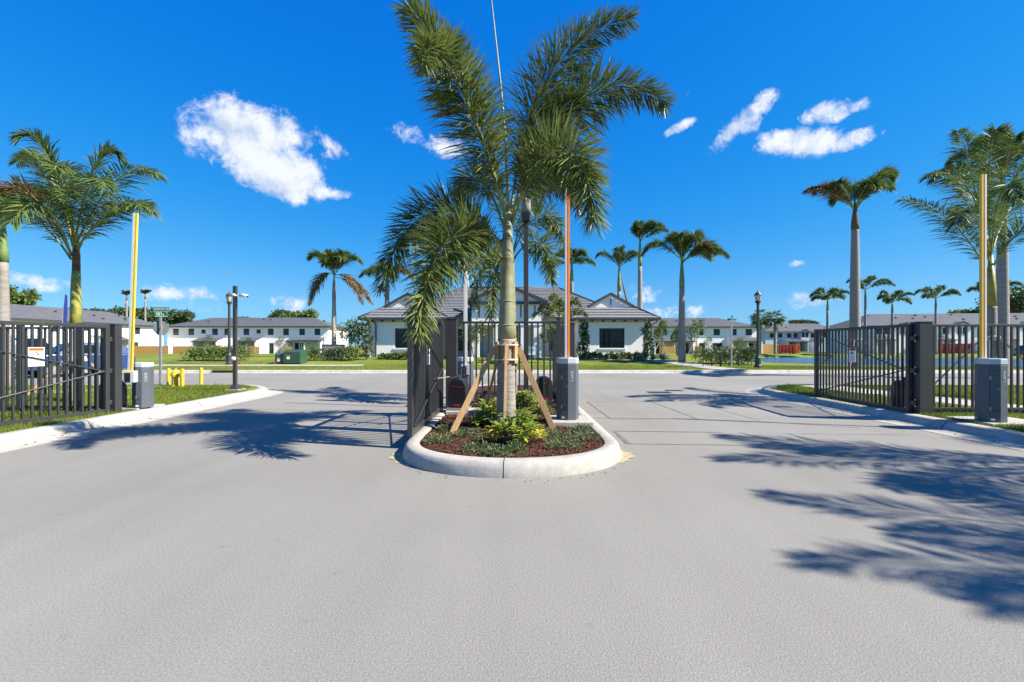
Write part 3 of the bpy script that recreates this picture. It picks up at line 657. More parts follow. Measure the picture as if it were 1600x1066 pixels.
    palm('royal_palm', 'full crowned royal palm standing right of the clubhouse over staked saplings', (11.05,29.6,.38), 6.65, .175, 'royal', [(180,30,3.2,.7),(175,70,2.2,.1),(0,35,3.2,.55),(10,55,2.8,.3),(-15,15,2.9,.5),(60,65,2.6,.2),(240,60,2.4,.4),(300,55,2.5,.5),(340,40,2.8,.7,'frond_dry'),(120,60,2.5,.3),(20,25,2.8,.6),(90,75,2.4,.1)], 1.8, ll=1.0, lw=.055, n=95, fine=False)
    palm('fan_palm', 'small feathery palm bush beside the clubhouse entrance', (3.0,29.0,.42), 3.0, .10, 'fox', ring_fronds(10, 31, 2.1, (0,70), (.35,.8)), .5, trunk_m='trunk_grey', shaft_m='shaft_green', ll=.45, lw=.05, n=70, m='frond_mid', fine=False)
    # far palms
    far = [((198,110),462,1.7,'stunted','farther left of two stunted palms above the side houses'),((227,115),460,1.6,'stunted','palm half hidden by the left barrier arm above the houses'),
           ((1293,50),468,2.4,'f','slim leaning palm across the pond between gate and lamp post'),((1352,56),452,3.0,'f','bushy palm behind the thick royal palm across the pond'),((1394,58),472,2.4,'f','palm with one drooping frond above the right gate hinge'),
           ((1462,60),466,3.0,'f','symmetrical palm above the fence between gate post and barrier'),((1551,45),458,2.4,'f','palm between barrier arm and ringed trunk across the pond')]
    for i, ((x, Y), y, L, kind, lab) in enumerate(far):
        zt = CH + (HZ-y)/F*Y; g = terrain((x-800)/F*Y, Y)
        if kind == 'stunted': fr = [(180,50,L,.1),(0,55,L,.1),(200,75,L*.8,0),(20,35,L*1.1,.15),(160,30,L,.2),(340,70,L*.9,0)]; kw = dict(m='frond_dry', shaft_m='boot_brown')
        else: fr = ring_fronds(8, 40+i, L, (10,65), (.3,.7)); kw = {}
        palm('far_palm', lab, ((x-800)/F*Y, Y, g), zt-g, .13 if kind == 'f' else .2, 'royal', fr, 1.2, ll=.85, lw=.085, n=60, fine=False, group='palms in the distance', **kw)
    for i, (x, y, lab) in enumerate([(1188,497,'stout fan palm partly behind the right lamp post'),(1211,499,'stout fan palm right of the lamp post across the pond')]):
        Y = 66; zt = CH+(HZ-y)/F*Y; bx = (x-800)/F*Y; root = thing('sabal_palm', lab, 'palm tree', (bx,Y,terrain(bx,Y)), group='sabal palms across the pond')
        h = zt-terrain(bx,Y); trunk_tube(-.1,h,.2,.18).build('trunk','trunk_grey',root,smooth=True)
        lv = MB()
        for _ in range(60):
            d = Vector((rnd.gauss(0,1),rnd.gauss(0,1),rnd.gauss(.15,.8))).normalized(); c = Vector((0,0,h))+d*rnd.uniform(.55,1.1)
            s = d.cross(Vector((0,0,1))).normalized() if abs(d.z) < .95 else Vector((1,0,0))
            for k in range(9):
                a = R(-75+150*k/8); e = (d*math.cos(a)+s*math.sin(a)).normalized(); leaflet(lv, c, e, rnd.uniform(.7,1.05), .13, .5, False)
        lv.build('fan_leaves','frond_royal',root)
    # palms outside the frame whose fronds shade the road at the lower right
    palm('royal_palm', 'roadside palm outside the frame shading the near right road', (12.6,1.0,.13), 4.6, .15, 'royal', [(176,14,4.0,.05),(152,24,4.0,.1),(204,26,3.6,.15),(165,5,3.6,.1),(190,40,3.6,.1),(140,10,3.4,.15),(120,35,3.4,.2),(235,30,3.2,.2),(30,40,3,.4),(-30,40,3,.4),(178,62,3.2,.1)], 1.3, ll=.78, lw=.024, n=74)
    palm('royal_palm', 'roadside palm outside the frame shading the road by the right barrier', (13.0,4.1,.13), 4.8, .15, 'royal', [(182,15,3.6,.05),(200,5,3.2,.1),(165,40,3.2,.1),(150,35,3.4,.15),(225,40,3,.3),(40,40,3,.4),(-40,40,3,.4),(175,62,3.0,.1)], 1.3, ll=.78, lw=.024, n=74)
def brace(b, h, r, spread, label, m):
    br = thing('tree_brace', label, 'tree brace', b)
    for k in range(4):
        a = R(45+90*k); d = Vector((math.cos(a), math.sin(a), 0))
        MB().bar(d*(r+.02)+Vector((0,0,h)), d*spread*.75+Vector((0,0,-.03)), .085, .04).build('stake', m, br)
    MB().lathe([(r+.02,h-.06),(r+.035,h-.05),(r+.035,h+.05),(r+.02,h+.06)], 12).build('strap', 'strap', br)
palms()
# ------------------------------------------------------------------ gates and fences
PICK = MB().box(-.016,.016,-.016,.016,0,1).mesh('picket', 'gate_metal')
def picket(root, x, y, z0, z1, w=1.0): return put('picket', PICK, root, (x,y,z0), (0,0,0), (w,w,z1-z0))
SIGN_TXT = None
def warning_sign(root, x, y, z, face=1):
    """white plate with an orange header, fixed to the pickets; face +1: reads from -Y"""
    s = MB().box(x-.11,x+.11,y-.004,y+.004,z-.16,z+.16).build('warning_sign', 'sign_white', root); f = -1 if face > 0 else 1
    rot = (R(90),0,0) if face > 0 else (R(90),0,R(180))
    y1 = y + f*.0065
    MB().box(x-.10,x+.10,min(y,y1),max(y,y1),z+.10,z+.15).build('header', 'sign_orange', s)
    put('lettering', text_mesh('WARNING', .042, 'ink'), s, (x, y+f*.008, z+.125), rot)
    mb = MB(); yy = y + f*.0062
    mb.lathe([(.0,-.001),(.02,0),(.02,.001),(0,.002)], 12)
    hd = MB(); hd.bar((x-.035,yy,z+.02),(x+.01,yy,z+.09),.022,.003); hd.bar((x+.01,yy,z+.09),(x+.045,yy,z+.03),.018,.003); hd.bar((x-.05,yy,z+.05),(x+.05,yy,z+.015),.014,.003)
    hd.build('pictogram', 'ink', s)
    for k, t in enumerate(('Moving gate can cause', 'serious injury or death', 'Keep clear. Gate may', 'move at any time')):
        put('lettering', text_mesh(t, .019, 'ink'), s, (x, y+f*.006, z-.03-.034*k), rot)
def gate_leaf(label, hinge, rz, L=3.06, z0=.0, z1=1.74, sign=None, sface=1):
    root = thing('gate_leaf', label, 'gate', hinge, rz, 'swing gate leaves')
    B = lambda nm, mb, **k: mb.build(nm, 'gate_metal', root, **k)
    B('hinge_stile', MB().box(.0,.075,-.035,.035,z0,z1), bevel=.004); B('latch_stile', MB().box(L-.10,L,-.035,.035,z0,z1), bevel=.004)
    B('top_rail', MB().box(.075,L-.10,-.03,.03,z1-.065,z1-.003), bevel=.004); B('bottom_rail', MB().box(.075,L-.10,-.03,.03,z0+.003,z0+.10), bevel=.004)
    n = int((L-.175)/.123); st = (L-.175)/(n+1)
    for i in range(n): picket(root, .075+st*(i+1), 0, z0+.10, z1-.065)
    zm = (z0+z1)/2 - .03
    for ze in (z1-.10, z0+.14): B('truss_rod', MB().tube([(.09,.040,zm),(L-.12,.040,ze)], .013, 6))
    for z in (z0+.22, zm, z1-.28):
        MB().box(-.09,.0,-.045,.02,z-.045,z+.045).build('hinge', 'black_metal', root, bevel=.006)
        MB().tube([(-.05,-.05,z-.075),(-.05,-.05,z+.075)], .016, 8).build('hinge_pin', 'steel', root)
    if sign: warning_sign(root, sign[0], (-.022 if sface > 0 else .022), sign[1], sface)
    return root
def post(label, x, y, w, d, h, z=.13):
    root = thing('gate_post', label, 'gate post', (x,y,z), 0, 'gate posts')
    MB().box(-w/2,w/2,-d/2,d/2,-.05,h).build('shaft', 'gate_metal', root, bevel=.006)
    MB().box(-w/2-.008,w/2+.008,-d/2-.008,d/2+.008,h,h+.012).add([(-w/2,-d/2,h+.012),(w/2,-d/2,h+.012),(w/2,d/2,h+.012),(-w/2,d/2,h+.012),(0,0,h+.03)],[(0,1,4),(1,2,4),(2,3,4),(3,0,4)]).build('cap', 'gate_metal', root)
    return root
def fence(label, x0, x1, y, z0=.15, z1=1.84, posts=(), gz=.13):
    root = thing('picket_fence', label, 'fence', (x0,y,0), 0, 'fixed picket fences'); L = x1-x0
    for nm, a, b in (('top_rail',z1-.045,z1),('bottom_rail',z0+.06,z0+.105)): MB().box(0,L,-.02,.02,a,b).build(nm, 'gate_metal', root, bevel=.003)
    ps = [p-x0 for p in posts]
    for p in ps:
        q = MB().box(p-.04,p+.04,-.04,.04,gz-.05,z1+.06).build('post', 'gate_metal', root, bevel=.003)
        MB().box(p-.046,p+.046,-.046,.046,z1+.06,z1+.072).build('post_cap', 'gate_metal', q)
    n = int(L/.1235)
    for i in range(1, n):
        x = L*i/n
        if any(abs(x-p) < .055 for p in ps): continue
        picket(root, x, 0, z0, z1-.045)
    return root
def gates():
    # right side
    hx, hy = 7.73, 8.72
    post('broad black gate post carrying the right gate leaf', hx+.13, hy+.02, .25, .22, 1.76)
    gate_leaf('gate leaf swung inward on the right roadside', (hx-.045, hy+.06, .13), math.atan2(11.85-hy, 7.95-hx), L=3.08, sign=(1.62,1.10), sface=-1)
    fence('fixed picket fence right of the right gate post behind the grey barrier', hx+.27, 16.0, hy+.05, z1=1.86, posts=(10.35,12.8,15.2))
    # left side
    lx, ly = -7.76, 8.9
    post('square black gate post beside the left barrier cabinet', lx-.0, ly, .14, .16, 1.72)
    g = gate_leaf('gate leaf swung outward on the left roadside in front of the fixed fence', (lx-.02, ly-.12, .13), math.atan2(5.75-8.8, -8.25+7.46), L=3.2, z1=1.72, sign=(1.12,1.13), sface=-1)
    fence('fixed picket fence behind the outward swung left gate leaf', -17.0, lx-.12, ly+.12, z1=1.82, posts=(-9.75,-8.55,-12.2,-14.6))
    # island
    post('broad black gate post at the left end of the island fence', -1.22, 9.22, .22, .2, 1.83, z=.15)
    post('broad black gate post at the right end of the island fence', 1.22, 9.42, .13, .2, 1.75, z=.15)
    gate_leaf('gate leaf swung outward along the left edge of the island', (-1.40, 9.08, .17), math.atan2(-2.72, -.03), L=2.72, z1=1.76, sign=(1.5,1.12), sface=-1)
    gate_leaf('gate leaf swung inward along the right side of the island', (1.17, 9.55, .16), math.atan2(3.0, -.02), L=3.0, z1=1.74)
    fence('fixed picket fence across the planted island between two gate posts', -1.10, 1.15, 9.24, z0=.22, z1=1.94, posts=(-.17,.94), gz=.15)
gates()

def operator(label, loc, rz, arm=None):
    root = thing('gate_operator', label, 'gate operator', loc, rz, 'gate operators')
    pts = [(-.17,.03),(.17,.03),(.175,.30),(.165,.46),(.12,.545),(.05,.575),(-.05,.575),(-.12,.545),(-.165,.46),(-.175,.30)]
    MB().extr_y(pts, -.16, .16).build('housing', 'operator_plastic', root, bevel=.018, fix=True)
    MB().box(-.20,.20,-.19,.19,-.02,.03).build('base_plate', 'steel', root, bevel=.004)
    put('lettering', text_mesh('LiftMaster', .062, 'red_ink'), root, (0,-.1615,.43), (R(90),0,0))
    MB().box(-.06,.06,-.166,-.16,.065,.10).build('badge', 'red_ink', root)
    if arm:
        MB().lathe([(.05,.575),(.05,.63),(.03,.64)], 12).build('drive_shaft', 'black_metal', root)
        q = Vector(arm); k = Vector((q.x*.5+.12, q.y*.5, .615)); a = MB().bar((0,0,.615), k, .05, .012).build('drive_arm', 'black_metal', root)
        MB().bar(k+Vector((0,0,.02)), q, .035, .016).build('link_arm', 'steel', root)
    return root
operator('black gate motor box beside the outward swung island gate leaf', (-1.02,8.75,.24), R(-8), arm=(-.42,-.75,.60))
operator('black gate motor box behind the island fence on its right', (.72,10.3,.18), R(6))
operator('black gate motor box behind the left roadside gate leaf', (-8.2,9.35,.15), R(0))
operator('black gate motor box half hidden by the right gate leaf', (8.15,9.45,.15), R(0), arm=(-.35,1.2,.55))
def pad(name, x0, x1, y0, y1, z0, z1, m='concrete'):
    return tag(MB().box(x0,x1,y0,y1,z0,z1).build(name, m, bevel=.01), kind='structure')
pad('concrete_pad_operator', -1.24,-.50, 8.48,9.02, .1,.22); pad('concrete_pad_barrier', .58,1.30, 7.25,8.0, .1,.225)
pad('concrete_pad_right', 7.85,8.9, 7.45,8.25, .05,.17); pad('concrete_pad_left', -8.0,-7.62, 9.25,10.0, .05,.17); pad('concrete_pad_motor_left', -8.6,-7.8,9.1,9.62,.05,.152); pad('concrete_pad_motor_right', 7.86,8.55,9.12,9.75,.05,.152)
pad('concrete_pad_camera', -8.16,-7.78,12.9,13.32,.05,.20,'concrete_dark')

# ------------------------------------------------------------------ barriers
def barrier(label, loc, rz, stripes, H=1.0, AL=3.0, w=.36, d=.34, ax=0.0, armside=-1, clampbox=False, tilt=0.0, txt=True, tr=R(42)):
    root = thing('barrier_gate', label, 'barrier', loc, rz, 'raised barrier gates')
    c = .11
    pl = [(-w/2+c,-d/2),(w/2-c,-d/2),(w/2,-d/2+c*.8),(w/2,d/2-c*.8),(w/2-c,d/2),(-w/2+c,d/2),(-w/2,d/2-c*.8),(-w/2,-d/2+c*.8)]
    MB().prism(pl, 0, H-.10).build('cabinet', 'cabinet_grey', root, bevel=.008)
    MB().prism([(x*1.012,y*1.012) for x,y in pl], H-.098, H).build('cabinet_cap', 'cabinet_cap', root, bevel=.012)
    dw = w/2-.11
    MB().box(-dw+.004,dw-.004,-d/2-.002,-d/2-.0005,.092,H-.192).build('door_gasket', 'ink', root); MB().box(-dw+.012,dw-.012,-d/2-.006,-d/2-.001,.10,H-.2).build('door', 'cabinet_grey', root)
    for z in (.22, H-.32): MB().box(-dw+.006,-dw+.022,-d/2-.012,-d/2-.0065,z-.03,z+.03).build('hinge', 'steel', root)
    for k in range(4): MB().box(-dw*.6,dw*.6,-d/2-.0078,-d/2-.0062,.16+.02*k,.168+.02*k).build('vent_slot', 'ink', root)
    MB().lathe([(.012,0),(.012,.006),(.008,.008)], 10, (0,0,0)).build('lock', 'steel', root).location = (dw*.55,-d/2-.006,.55)
    root.children[-1].rotation_euler = (R(90),0,0)
    if txt: put('lettering', text_mesh('CAME', .07, 'cabinet_cap'), root, (w/2-.055+.003, -d/2+.044-.003, H-.30), (R(90),R(-90),R(38)) if tr else (R(90),R(-90),R(38)))
    MB().box(-.05,.0,-d/2-.004,-d/2-.001,.03,.06).build('rating_label', 'sign_white', root)
    # arm
    z0 = H-.02 if not clampbox else H-.28; y = -d/2-.09 if clampbox else -.02
    if clampbox:
        MB().box(ax-.095,ax+.095,y-.05,-d/2,H-.40,H-.16).build('arm_clamp', 'cabinet_cap', root, bevel=.012)
        MB().box(ax-.07,ax+.03,y-.056,y-.05,H-.38,H-.20).build('clamp_plate', 'operator_plastic', root, bevel=.004)
    else: MB().box(ax-.07,ax+.07,y-.06,y+.06,H-.03,H+.012).build('arm_clamp', 'cabinet_cap', root, bevel=.006)
    tw = .084; x = -tw/2; ay = y; y = 0.0; tot = sum(s[1] for s in stripes); dx = tilt*AL
    a = None
    for i, (m, f) in enumerate(stripes):
        wv = tw*f/tot; y0, y1 = y-.022+.002*(i%2), y+.022-.002*(i%2)
        mb = MB().add([(x,y0,z0),(x+wv,y0,z0),(x+wv,y1,z0),(x,y1,z0),(x+dx,y0,z0+AL),(x+wv+dx,y0,z0+AL),(x+wv+dx,y1,z0+AL),(x+dx,y1,z0+AL)],[(3,2,1,0),(4,5,6,7),(0,1,5,4),(1,2,6,5),(2,3,7,6),(3,0,4,7)])
        if a is None: a = mb.build('barrier_arm', m, root); a.location = (ax, ay, 0); a.rotation_euler = (0, 0, -rz)
        else: mb.build('arm_stripe', m, a)
        x += wv
    return root
barrier('barrier cabinet with red orange and white raised arm on the island right corner', (.93,7.62,.225), R(-24), (('cabinet_cap',.26),('arm_white',.22),('arm_red',.16),('arm_orange',.36)), H=1.02, AL=3.1, w=.34, d=.33, ax=.0)
barrier('barrier cabinet with yellow red and white raised arm on the right roadside', (8.12,7.72,.17), R(-30), (('arm_yellow',.34),('arm_red',.30),('arm_white',.36)), H=1.06, AL=3.15, w=.36, d=.34, ax=-.10)
barrier('barrier cabinet with yellow and white raised arm on the left roadside', (-7.66,9.45,.17), R(12), (('arm_white',.5),('arm_yellow',.5)), H=.93, AL=3.3, w=.33, d=.32, ax=-.10, clampbox=True, tilt=.035)
barrier('barrier cabinet with plain white raised arm behind the island fence', (-1.08,10.6,.16), R(0), (('lamp_glass',.3),('arm_white',.7)), H=1.02, AL=3.3, w=.36, d=.34, ax=.02, clampbox=True, txt=False)

# ------------------------------------------------------------------ posts, lamps, signs, hydrant
def camera_pole():
    b = Vector((-7.97, 13.1, .20)); root = thing('camera_pole', 'square dark post with white security cameras at the kerb corner', 'camera pole', b); H = 2.96
    MB().box(-.045,.045,-.045,.045,0,H).build('pole', 'black_metal', root, bevel=.004)
    MB().box(-.13,.13,-.13,.13,-.01,.012).add([(-.12,-.12,.012),(.12,-.12,.012),(.12,.12,.012),(-.12,.12,.012),(-.05,-.05,.13),(.05,-.05,.13),(.05,.05,.13),(-.05,.05,.13)],[(0,1,5,4),(1,2,6,5),(2,3,7,6),(3,0,4,7)]).build('base_shoe', 'black_metal', root)
    def cam_(x0, z, dx, nm):
        c = MB().tube([(x0,-.03,z),(x0+dx*.55,-.05,z-.005),(x0+dx,-.08,z-.03)], [.045,.045,.04], 12).build('security_camera', 'sign_white', root, smooth=True)
        MB().lathe([(.03,0),(.032,.012),(.02,.014)], 12).build('lens', 'operator_plastic', c).location = (x0+dx*1.02,-.085,z-.035); c.children[-1].rotation_euler = (0,R(90) if dx > 0 else R(-90),0)
        MB().bar((0,-.05,z),(x0,-.04,z),.03).build('bracket', 'sign_white', c)
    cam_(.16,H-.27,.24,'a'); cam_(-.03,H-.26,.05,'b')
    MB().lathe([(.0,-.06),(.045,-.05),(.06,-.01),(.06,.03),(.03,.045)], 14, (0,-.075,.88)).build('dome_camera', 'sign_white', root, smooth=True)
    MB().lathe([(.03,.93),(.055,.95),(.055,1.0),(.03,1.02)], 12, (0,0,0)).build('collar', 'black_metal', root)
camera_pole()
def lamp_post(label, loc, H=4.1):
    root = thing('lamp_post', label, 'lamp post', loc, 0, 'black lantern lamp posts')
    MB().lathe([(.20,0),(.20,.10),(.16,.16),(.15,.55),(.11,.62),(.085,.70),(.075,1.4),(.07,H-.75),(.09,H-.73),(.09,H-.68),(.06,H-.66)], 14).build('post', 'black_metal', root, smooth=False)
    MB().lathe([(.06,H-.66),(.15,H-.60),(.15,H-.52),(.11,H-.48)], 14).build('lantern_base', 'black_metal', root)
    ln = MB().lathe([(.09,H-.48),(.17,H-.22),(.16,H-.16)], 10).build('lantern_glass', 'lamp_glass', root)
    for k in range(5):
        a = 2*math.pi*k/5; MB().bar((.095*math.cos(a),.095*math.sin(a),H-.48),(.178*math.cos(a),.178*math.sin(a),H-.2),.018).build('lantern_bar', 'black_metal', ln)
    MB().lathe([(.19,H-.19),(.20,H-.15),(.13,H-.05),(.06,H+.0),(.03,H+.06),(.035,H+.09),(.006,H+.17)], 12).build('finial_roof', 'black_metal', root)
lamp_post('black lantern lamp post right of the clubhouse at the pond corner', (14.05,26.0,.2), 4.3)
lamp_post('black lantern lamp post just behind the camera post on the left', (-17.4,28.0,.3), 4.35)
def island_pole():
    root = thing('utility_pole', 'slim black square pole behind the island palm', 'pole', (.33,10.7,.16), 0)
    MB().box(-.055,.055,-.055,.055,-.02,4.2).build('shaft', 'black_metal', root, bevel=.005)
    MB().box(-.10,.10,-.10,.10,4.2,4.42).build('head', 'operator_plastic', root, bevel=.02)
    MB().lathe([(.06,4.42),(.11,4.47),(.11,4.70),(.07,4.76)], 12).build('sensor', 'concrete_dark', root, smooth=True)
island_pole()
def street_sign(label, loc, H, names, post_m='steel', extra=False):
    root = thing('street_sign', label, 'street sign', loc)
    MB().box(-.03,.03,-.03,.03,-.05,H).build('post', post_m, root)
    z = H
    for i, (txt, w, rz, front) in enumerate(names):
        p = MB().box(-w/2,w/2,-.006,.006,0,.15).build('name_plate', front, root); p.location = (0.02,0,z+.02); p.rotation_euler = (0,0,rz)
        if txt: put('lettering', text_mesh(txt, .115, 'sign_white'), p, (0,-.0075,.075), (R(90),0,0), (.66,1,1))
        MB().box(-w/2,w/2,-.0066,-.006,0,.008).build('border', 'sign_white', p); MB().box(-w/2,w/2,-.0066,-.006,.143,.15).build('border', 'sign_white', p)
        z += .17
    if extra:
        pts = [(.25*math.cos(R(22.5+45*k)), .25*math.sin(R(22.5+45*k))) for k in range(8)]
        o = MB().extr_y(pts, -.004, .004).build('stop_sign_back', 'cabinet_grey', root, fix=True); o.location = (-.06,.10,H-.36); o.rotation_euler = (0,0,R(64))
        MB().box(.05,.10,-.06,-.05,H-.38,H-.28).build('reflector', 'arm_yellow', root)
    return root
street_sign('grey street sign post with green name plates by the yellow hydrant', (-11.7,15.15,.13), 2.26, (('NE 7 ST',.36,R(20),'sign_green'),('OAKMONT DR',.54,0,'sign_green')), extra=True)
street_sign('street sign post with crossed green plates by the bike racks', (12.35,25.6,.16), 2.65, (('',.55,R(8),'sign_green'),('',.30,R(75),'sign_green')))
def bollard(label, x, y):
    b = gnd(x, y, .13); root = thing('bollard', label, 'bollard', b, 0, 'yellow bollards round the hydrant')
    MB().tube([(0,0,-.05),(0,0,.54)], .052, 14).build('pipe', 'paint_yellow', root, smooth=False)
    MB().lathe([(.052,.54),(.045,.565),(.02,.575)], 14).build('cap', 'paint_yellow', root)
bollard('yellow bollard left of the fire hydrant', 263.5, 603); bollard('yellow bollard right next to the fire hydrant', 285, 604.5); bollard('lone yellow bollard farther right of the fire hydrant', 314.5, 601.5)
def hydrant():
    b = gnd(274.5, 604, .13); root = thing('fire_hydrant', 'yellow fire hydrant between two yellow bollards', 'fire hydrant', b)
    MB().lathe([(.13,0),(.13,.03),(.10,.035),(.095,.30),(.12,.31),(.12,.34),(.10,.35),(.098,.46),(.06,.52),(.03,.54),(.025,.58),(.0,.58)], 16).build('barrel', 'paint_yellow', root, smooth=False)
    for s in (-1,1): MB().tube([(s*.08,0,.40),(s*.16,0,.40)], [.05,.05], 12).build('side_outlet', 'paint_yellow', root)
    MB().tube([(0,-.08,.38),(0,-.17,.38)], [.065,.065], 12).build('front_outlet', 'paint_yellow', root)
hydrant()
def bike_rack(label, x):
    b = Vector(((x-800)/F*27.2, 27.2, .25)); root = thing('bike_rack', label, 'bike rack', b, 0, 'hoop bike racks')
    pts = [(-.24,0,-.05),(-.24,0,.62)] + [(-.24*math.cos(math.pi*k/8),0,.62+.24*math.sin(math.pi*k/8)) for k in range(1,8)] + [(.24,0,.62),(.24,0,-.05)]
    MB().tube(pts, .03, 8).build('hoop', 'black_metal', root, smooth=True)
for i, x in enumerate((1105,1119,1133,1148)): bike_rack(['leftmost hoop bike rack in front of the hedge','second hoop bike rack from the left before the hedge','third hoop bike rack from the left before the hedge','rightmost hoop bike rack beside the street sign'][i], x)
def transformer():
    b = gnd(455, 570, .3); b.y = 28.9; b.x = (452-800)/F*28.9; b.z = .33
    root = thing('transformer_box', 'green electrical transformer cabinets on the lawn left of the clubhouse', 'transformer', b)
    MB().extr_x([(-.5,0),(.5,0),(.5,.86),(-.25,.86),(-.5,.72)], -.15, .95).build('large_cabinet', 'transformer_green', root, bevel=.02, fix=True)
    MB().extr_x([(-.42,0),(.4,0),(.4,.62),(-.3,.62),(-.42,.55)], -.70, -.17).build('small_cabinet', 'transformer_green', root, bevel=.02, fix=True)
    for x, z in ((-.45,.24),(.18,.38)):
        s = MB().box(x-.1,x+.1,-.512,-.503,z-.12,z+.10).build('warning_label', 'sign_white', root)
        if x < 0: s.location.y = .08
        MB().box(x-.1,x+.1,-.516,-.512,z+.03,z+.09).build('header', 'sign_orange', s)
transformer()
def small_things():
    root = thing('storm_drain', 'rusty kerb inlet slot of the storm drain in the far kerb', 'storm drain', (at(350,0,23.96).x, 23.9, 0))
    MB().box(-.55,.55,-.06,.14,.03,.13).build('throat', 'rust', root); MB().box(-.6,.6,-.09,.12,.131,.16).build('lip', 'rust', root)
    MB().box(-.5,.5,-.066,-.06,.04,.10).build('opening', 'grate', root)
    root = thing('feather_flag', 'blue feather flag standing behind the left fence', 'flag', (at(97,0,26).x, 26, .2))
    MB().tube([(0,0,0),(0,0,1.6),(.05,0,3.2),(.16,0,4.2)], [.02,.02,.015,.008], 6).build('flag_pole', 'steel', root)
    MB().add([(.02,0,1.6),(.13,.05,1.75),(.05,0,3.2),(.26,.06,3.1),(.16,0,4.2),(.28,.03,4.1)],[(0,1,3,2),(2,3,5,4)]).build('cloth', 'flag_blue', root)
    root = thing('yard_sign', 'small white notice sign by the clubhouse walk', 'sign', (at(829,0,29).x, 29, .4))
    MB().box(-.32,.32,-.02,.02,.45,1.0).build('panel', 'sign_white', root); MB().box(-.30,-.26,-.03,-.022,0,.45).build('leg', 'steel', root); MB().box(.26,.30,-.03,-.022,0,.45).build('leg', 'steel', root)
    put('lettering', text_mesh('MODEL', .13, 'ink'), root, (0,-.022,.75), (R(90),0,0))
    for i, (x, y, lab) in enumerate([(405,584,'utility'),(428,575,'utility'),(372,577,'utility')]):
        b = gnd(x, y+2, .16); b.y = max(b.y, 24.6); b.x = (x-800)/F*b.y
        root = thing('marking_flag', ['tiny red marking flag near the far kerb left of the transformer','tiny red marking flag by the sidewalk before the transformer','tiny red marking flag right of the camera post'][i], 'marker flag', b)
        MB().tube([(0,0,0),(0,0,.4)], .006, 5).build('wire', 'steel', root); MB().box(0,.12,-.002,.002,.30,.40).build('flag', 'flag_red', root)
small_things()

# ------------------------------------------------------------------ plants
def leaf_cloud(mb, c, rx, ry, rz, n, l, w, seed, shell=.55, up=.3):
    r = random.Random(seed); c = Vector(c)
    for _ in range(n):
        d = Vector((r.gauss(0,1), r.gauss(0,1), r.gauss(0,1))).normalized(); q = (shell + (1-shell)*r.random())
        lump = 1 + .22*math.sin(5*d.x+seed)+.18*math.sin(7*d.y+seed*2)+.15*math.sin(6*d.z+seed*3)
        p = c + Vector((d.x*rx, d.y*ry, d.z*rz))*q*lump*.9
        e = (d + Vector((r.gauss(0,.6), r.gauss(0,.6), r.gauss(up,.6)))).normalized(); s = e.cross(Vector((r.gauss(0,1),r.gauss(0,1),r.gauss(0,1)))).normalized()*w/2*r.uniform(.7,1.2); ll = l*r.uniform(.7,1.25)
        o = len(mb.v); mb.v += [tuple(p), tuple(p+e*ll*.5+s), tuple(p+e*ll-Vector((0,0,ll*.15))), tuple(p+e*ll*.5-s)]; mb.f.append((o,o+1,o+2,o+3))
def shrub(name, label, cat, loc, lobes, m, l, w, n, group=None, stem_h=.3, stem_r=.03, m2=None):
    root = thing(name, label, cat, loc, group=group); mb = MB(); sd = int(abs(loc[0]*37+loc[1]*11))
    for i, (x,y,z,rx,ry,rz) in enumerate(lobes): leaf_cloud(mb, (x,y,z), rx, ry, rz, int(n/len(lobes)), l, w, sd+i)
    mb.build('foliage', m, root)
    st = MB()
    for i, (x,y,z,rx,ry,rz) in enumerate(lobes): st.tube([(x*.2,y*.2,-.03),(x*.6,y*.6,z*.55),(x,y,z+rz*.3)], [stem_r,stem_r*.7,stem_r*.2], 6)
    st.build('stem', 'bark', root)
    if m2:
        mb = MB(); [leaf_cloud(mb, (x,y,z+rz*.15), rx*1.02, ry*1.02, rz, int(n/len(lobes)*.3), l, w, sd+50+i, shell=.85) for i,(x,y,z,rx,ry,rz) in enumerate(lobes)]; mb.build('new_leaves', m2, root)
    return root
def rosette_shrub(label, loc, r, n, seed):
    """croton like shrub: upright shoots each ending in a whorl of long leaves"""
    root = thing('croton_shrub', label, 'shrub', loc, group='yellow green crotons on the island'); rr = random.Random(seed); a = MB(); b = MB(); st = MB()
    for k in range(n):
        az = rr.uniform(0,6.283); q = rr.random()**.5; p = Vector((math.cos(az)*q*r, math.sin(az)*q*r, r*(1.25-.75*q*q)*rr.uniform(.75,1.1)))
        st.tube([(p.x*.15,p.y*.15,-.02), (p.x*.6,p.y*.6,p.z*.6), tuple(p)], [.008,.006,.004], 5)
        tgt = b if rr.random() < .13 else a
        for j in range(11):
            t = rr.uniform(0,6.283); e = Vector((math.cos(t), math.sin(t), rr.uniform(-.1,1.0))).normalized(); l = rr.uniform(.09,.17); s = e.cross(Vector((0,0,1))).normalized()*l*.15
            o = p - Vector((0,0,rr.uniform(0,.10))); tip = o+e*l-Vector((0,0,l*.25)); m = o+e*l*.5
            i = len(tgt.v); tgt.v += [tuple(o),tuple(m+s-Vector((0,0,.006))),tuple(tip),tuple(m-s-Vector((0,0,.006))),tuple(m+Vector((0,0,-.014)))]; tgt.f += [(i,i+1,i+4),(i+1,i+2,i+4),(i+2,i+3,i+4),(i+3,i,i+4)]
    a.build('foliage', 'leaf_lime', root); b.build('new_leaves', 'leaf_gold', root); st.build('stem', 'bark', root)
rosette_shrub('yellow green croton shrub in front of the foxtail palm', (.05,5.95,.15), .36, 62, 1)
rosette_shrub('croton shrub behind the foxtail palm on its right', (.18,8.0,.15), .38, 48, 2)
rosette_shrub('croton shrub tucked left of the foxtail palm trunk', (-.32,7.35,.15), .26, 34, 3)
rosette_shrub('small croton shrub near the left motor box pad', (-.42,8.5,.15), .26, 26, 4)
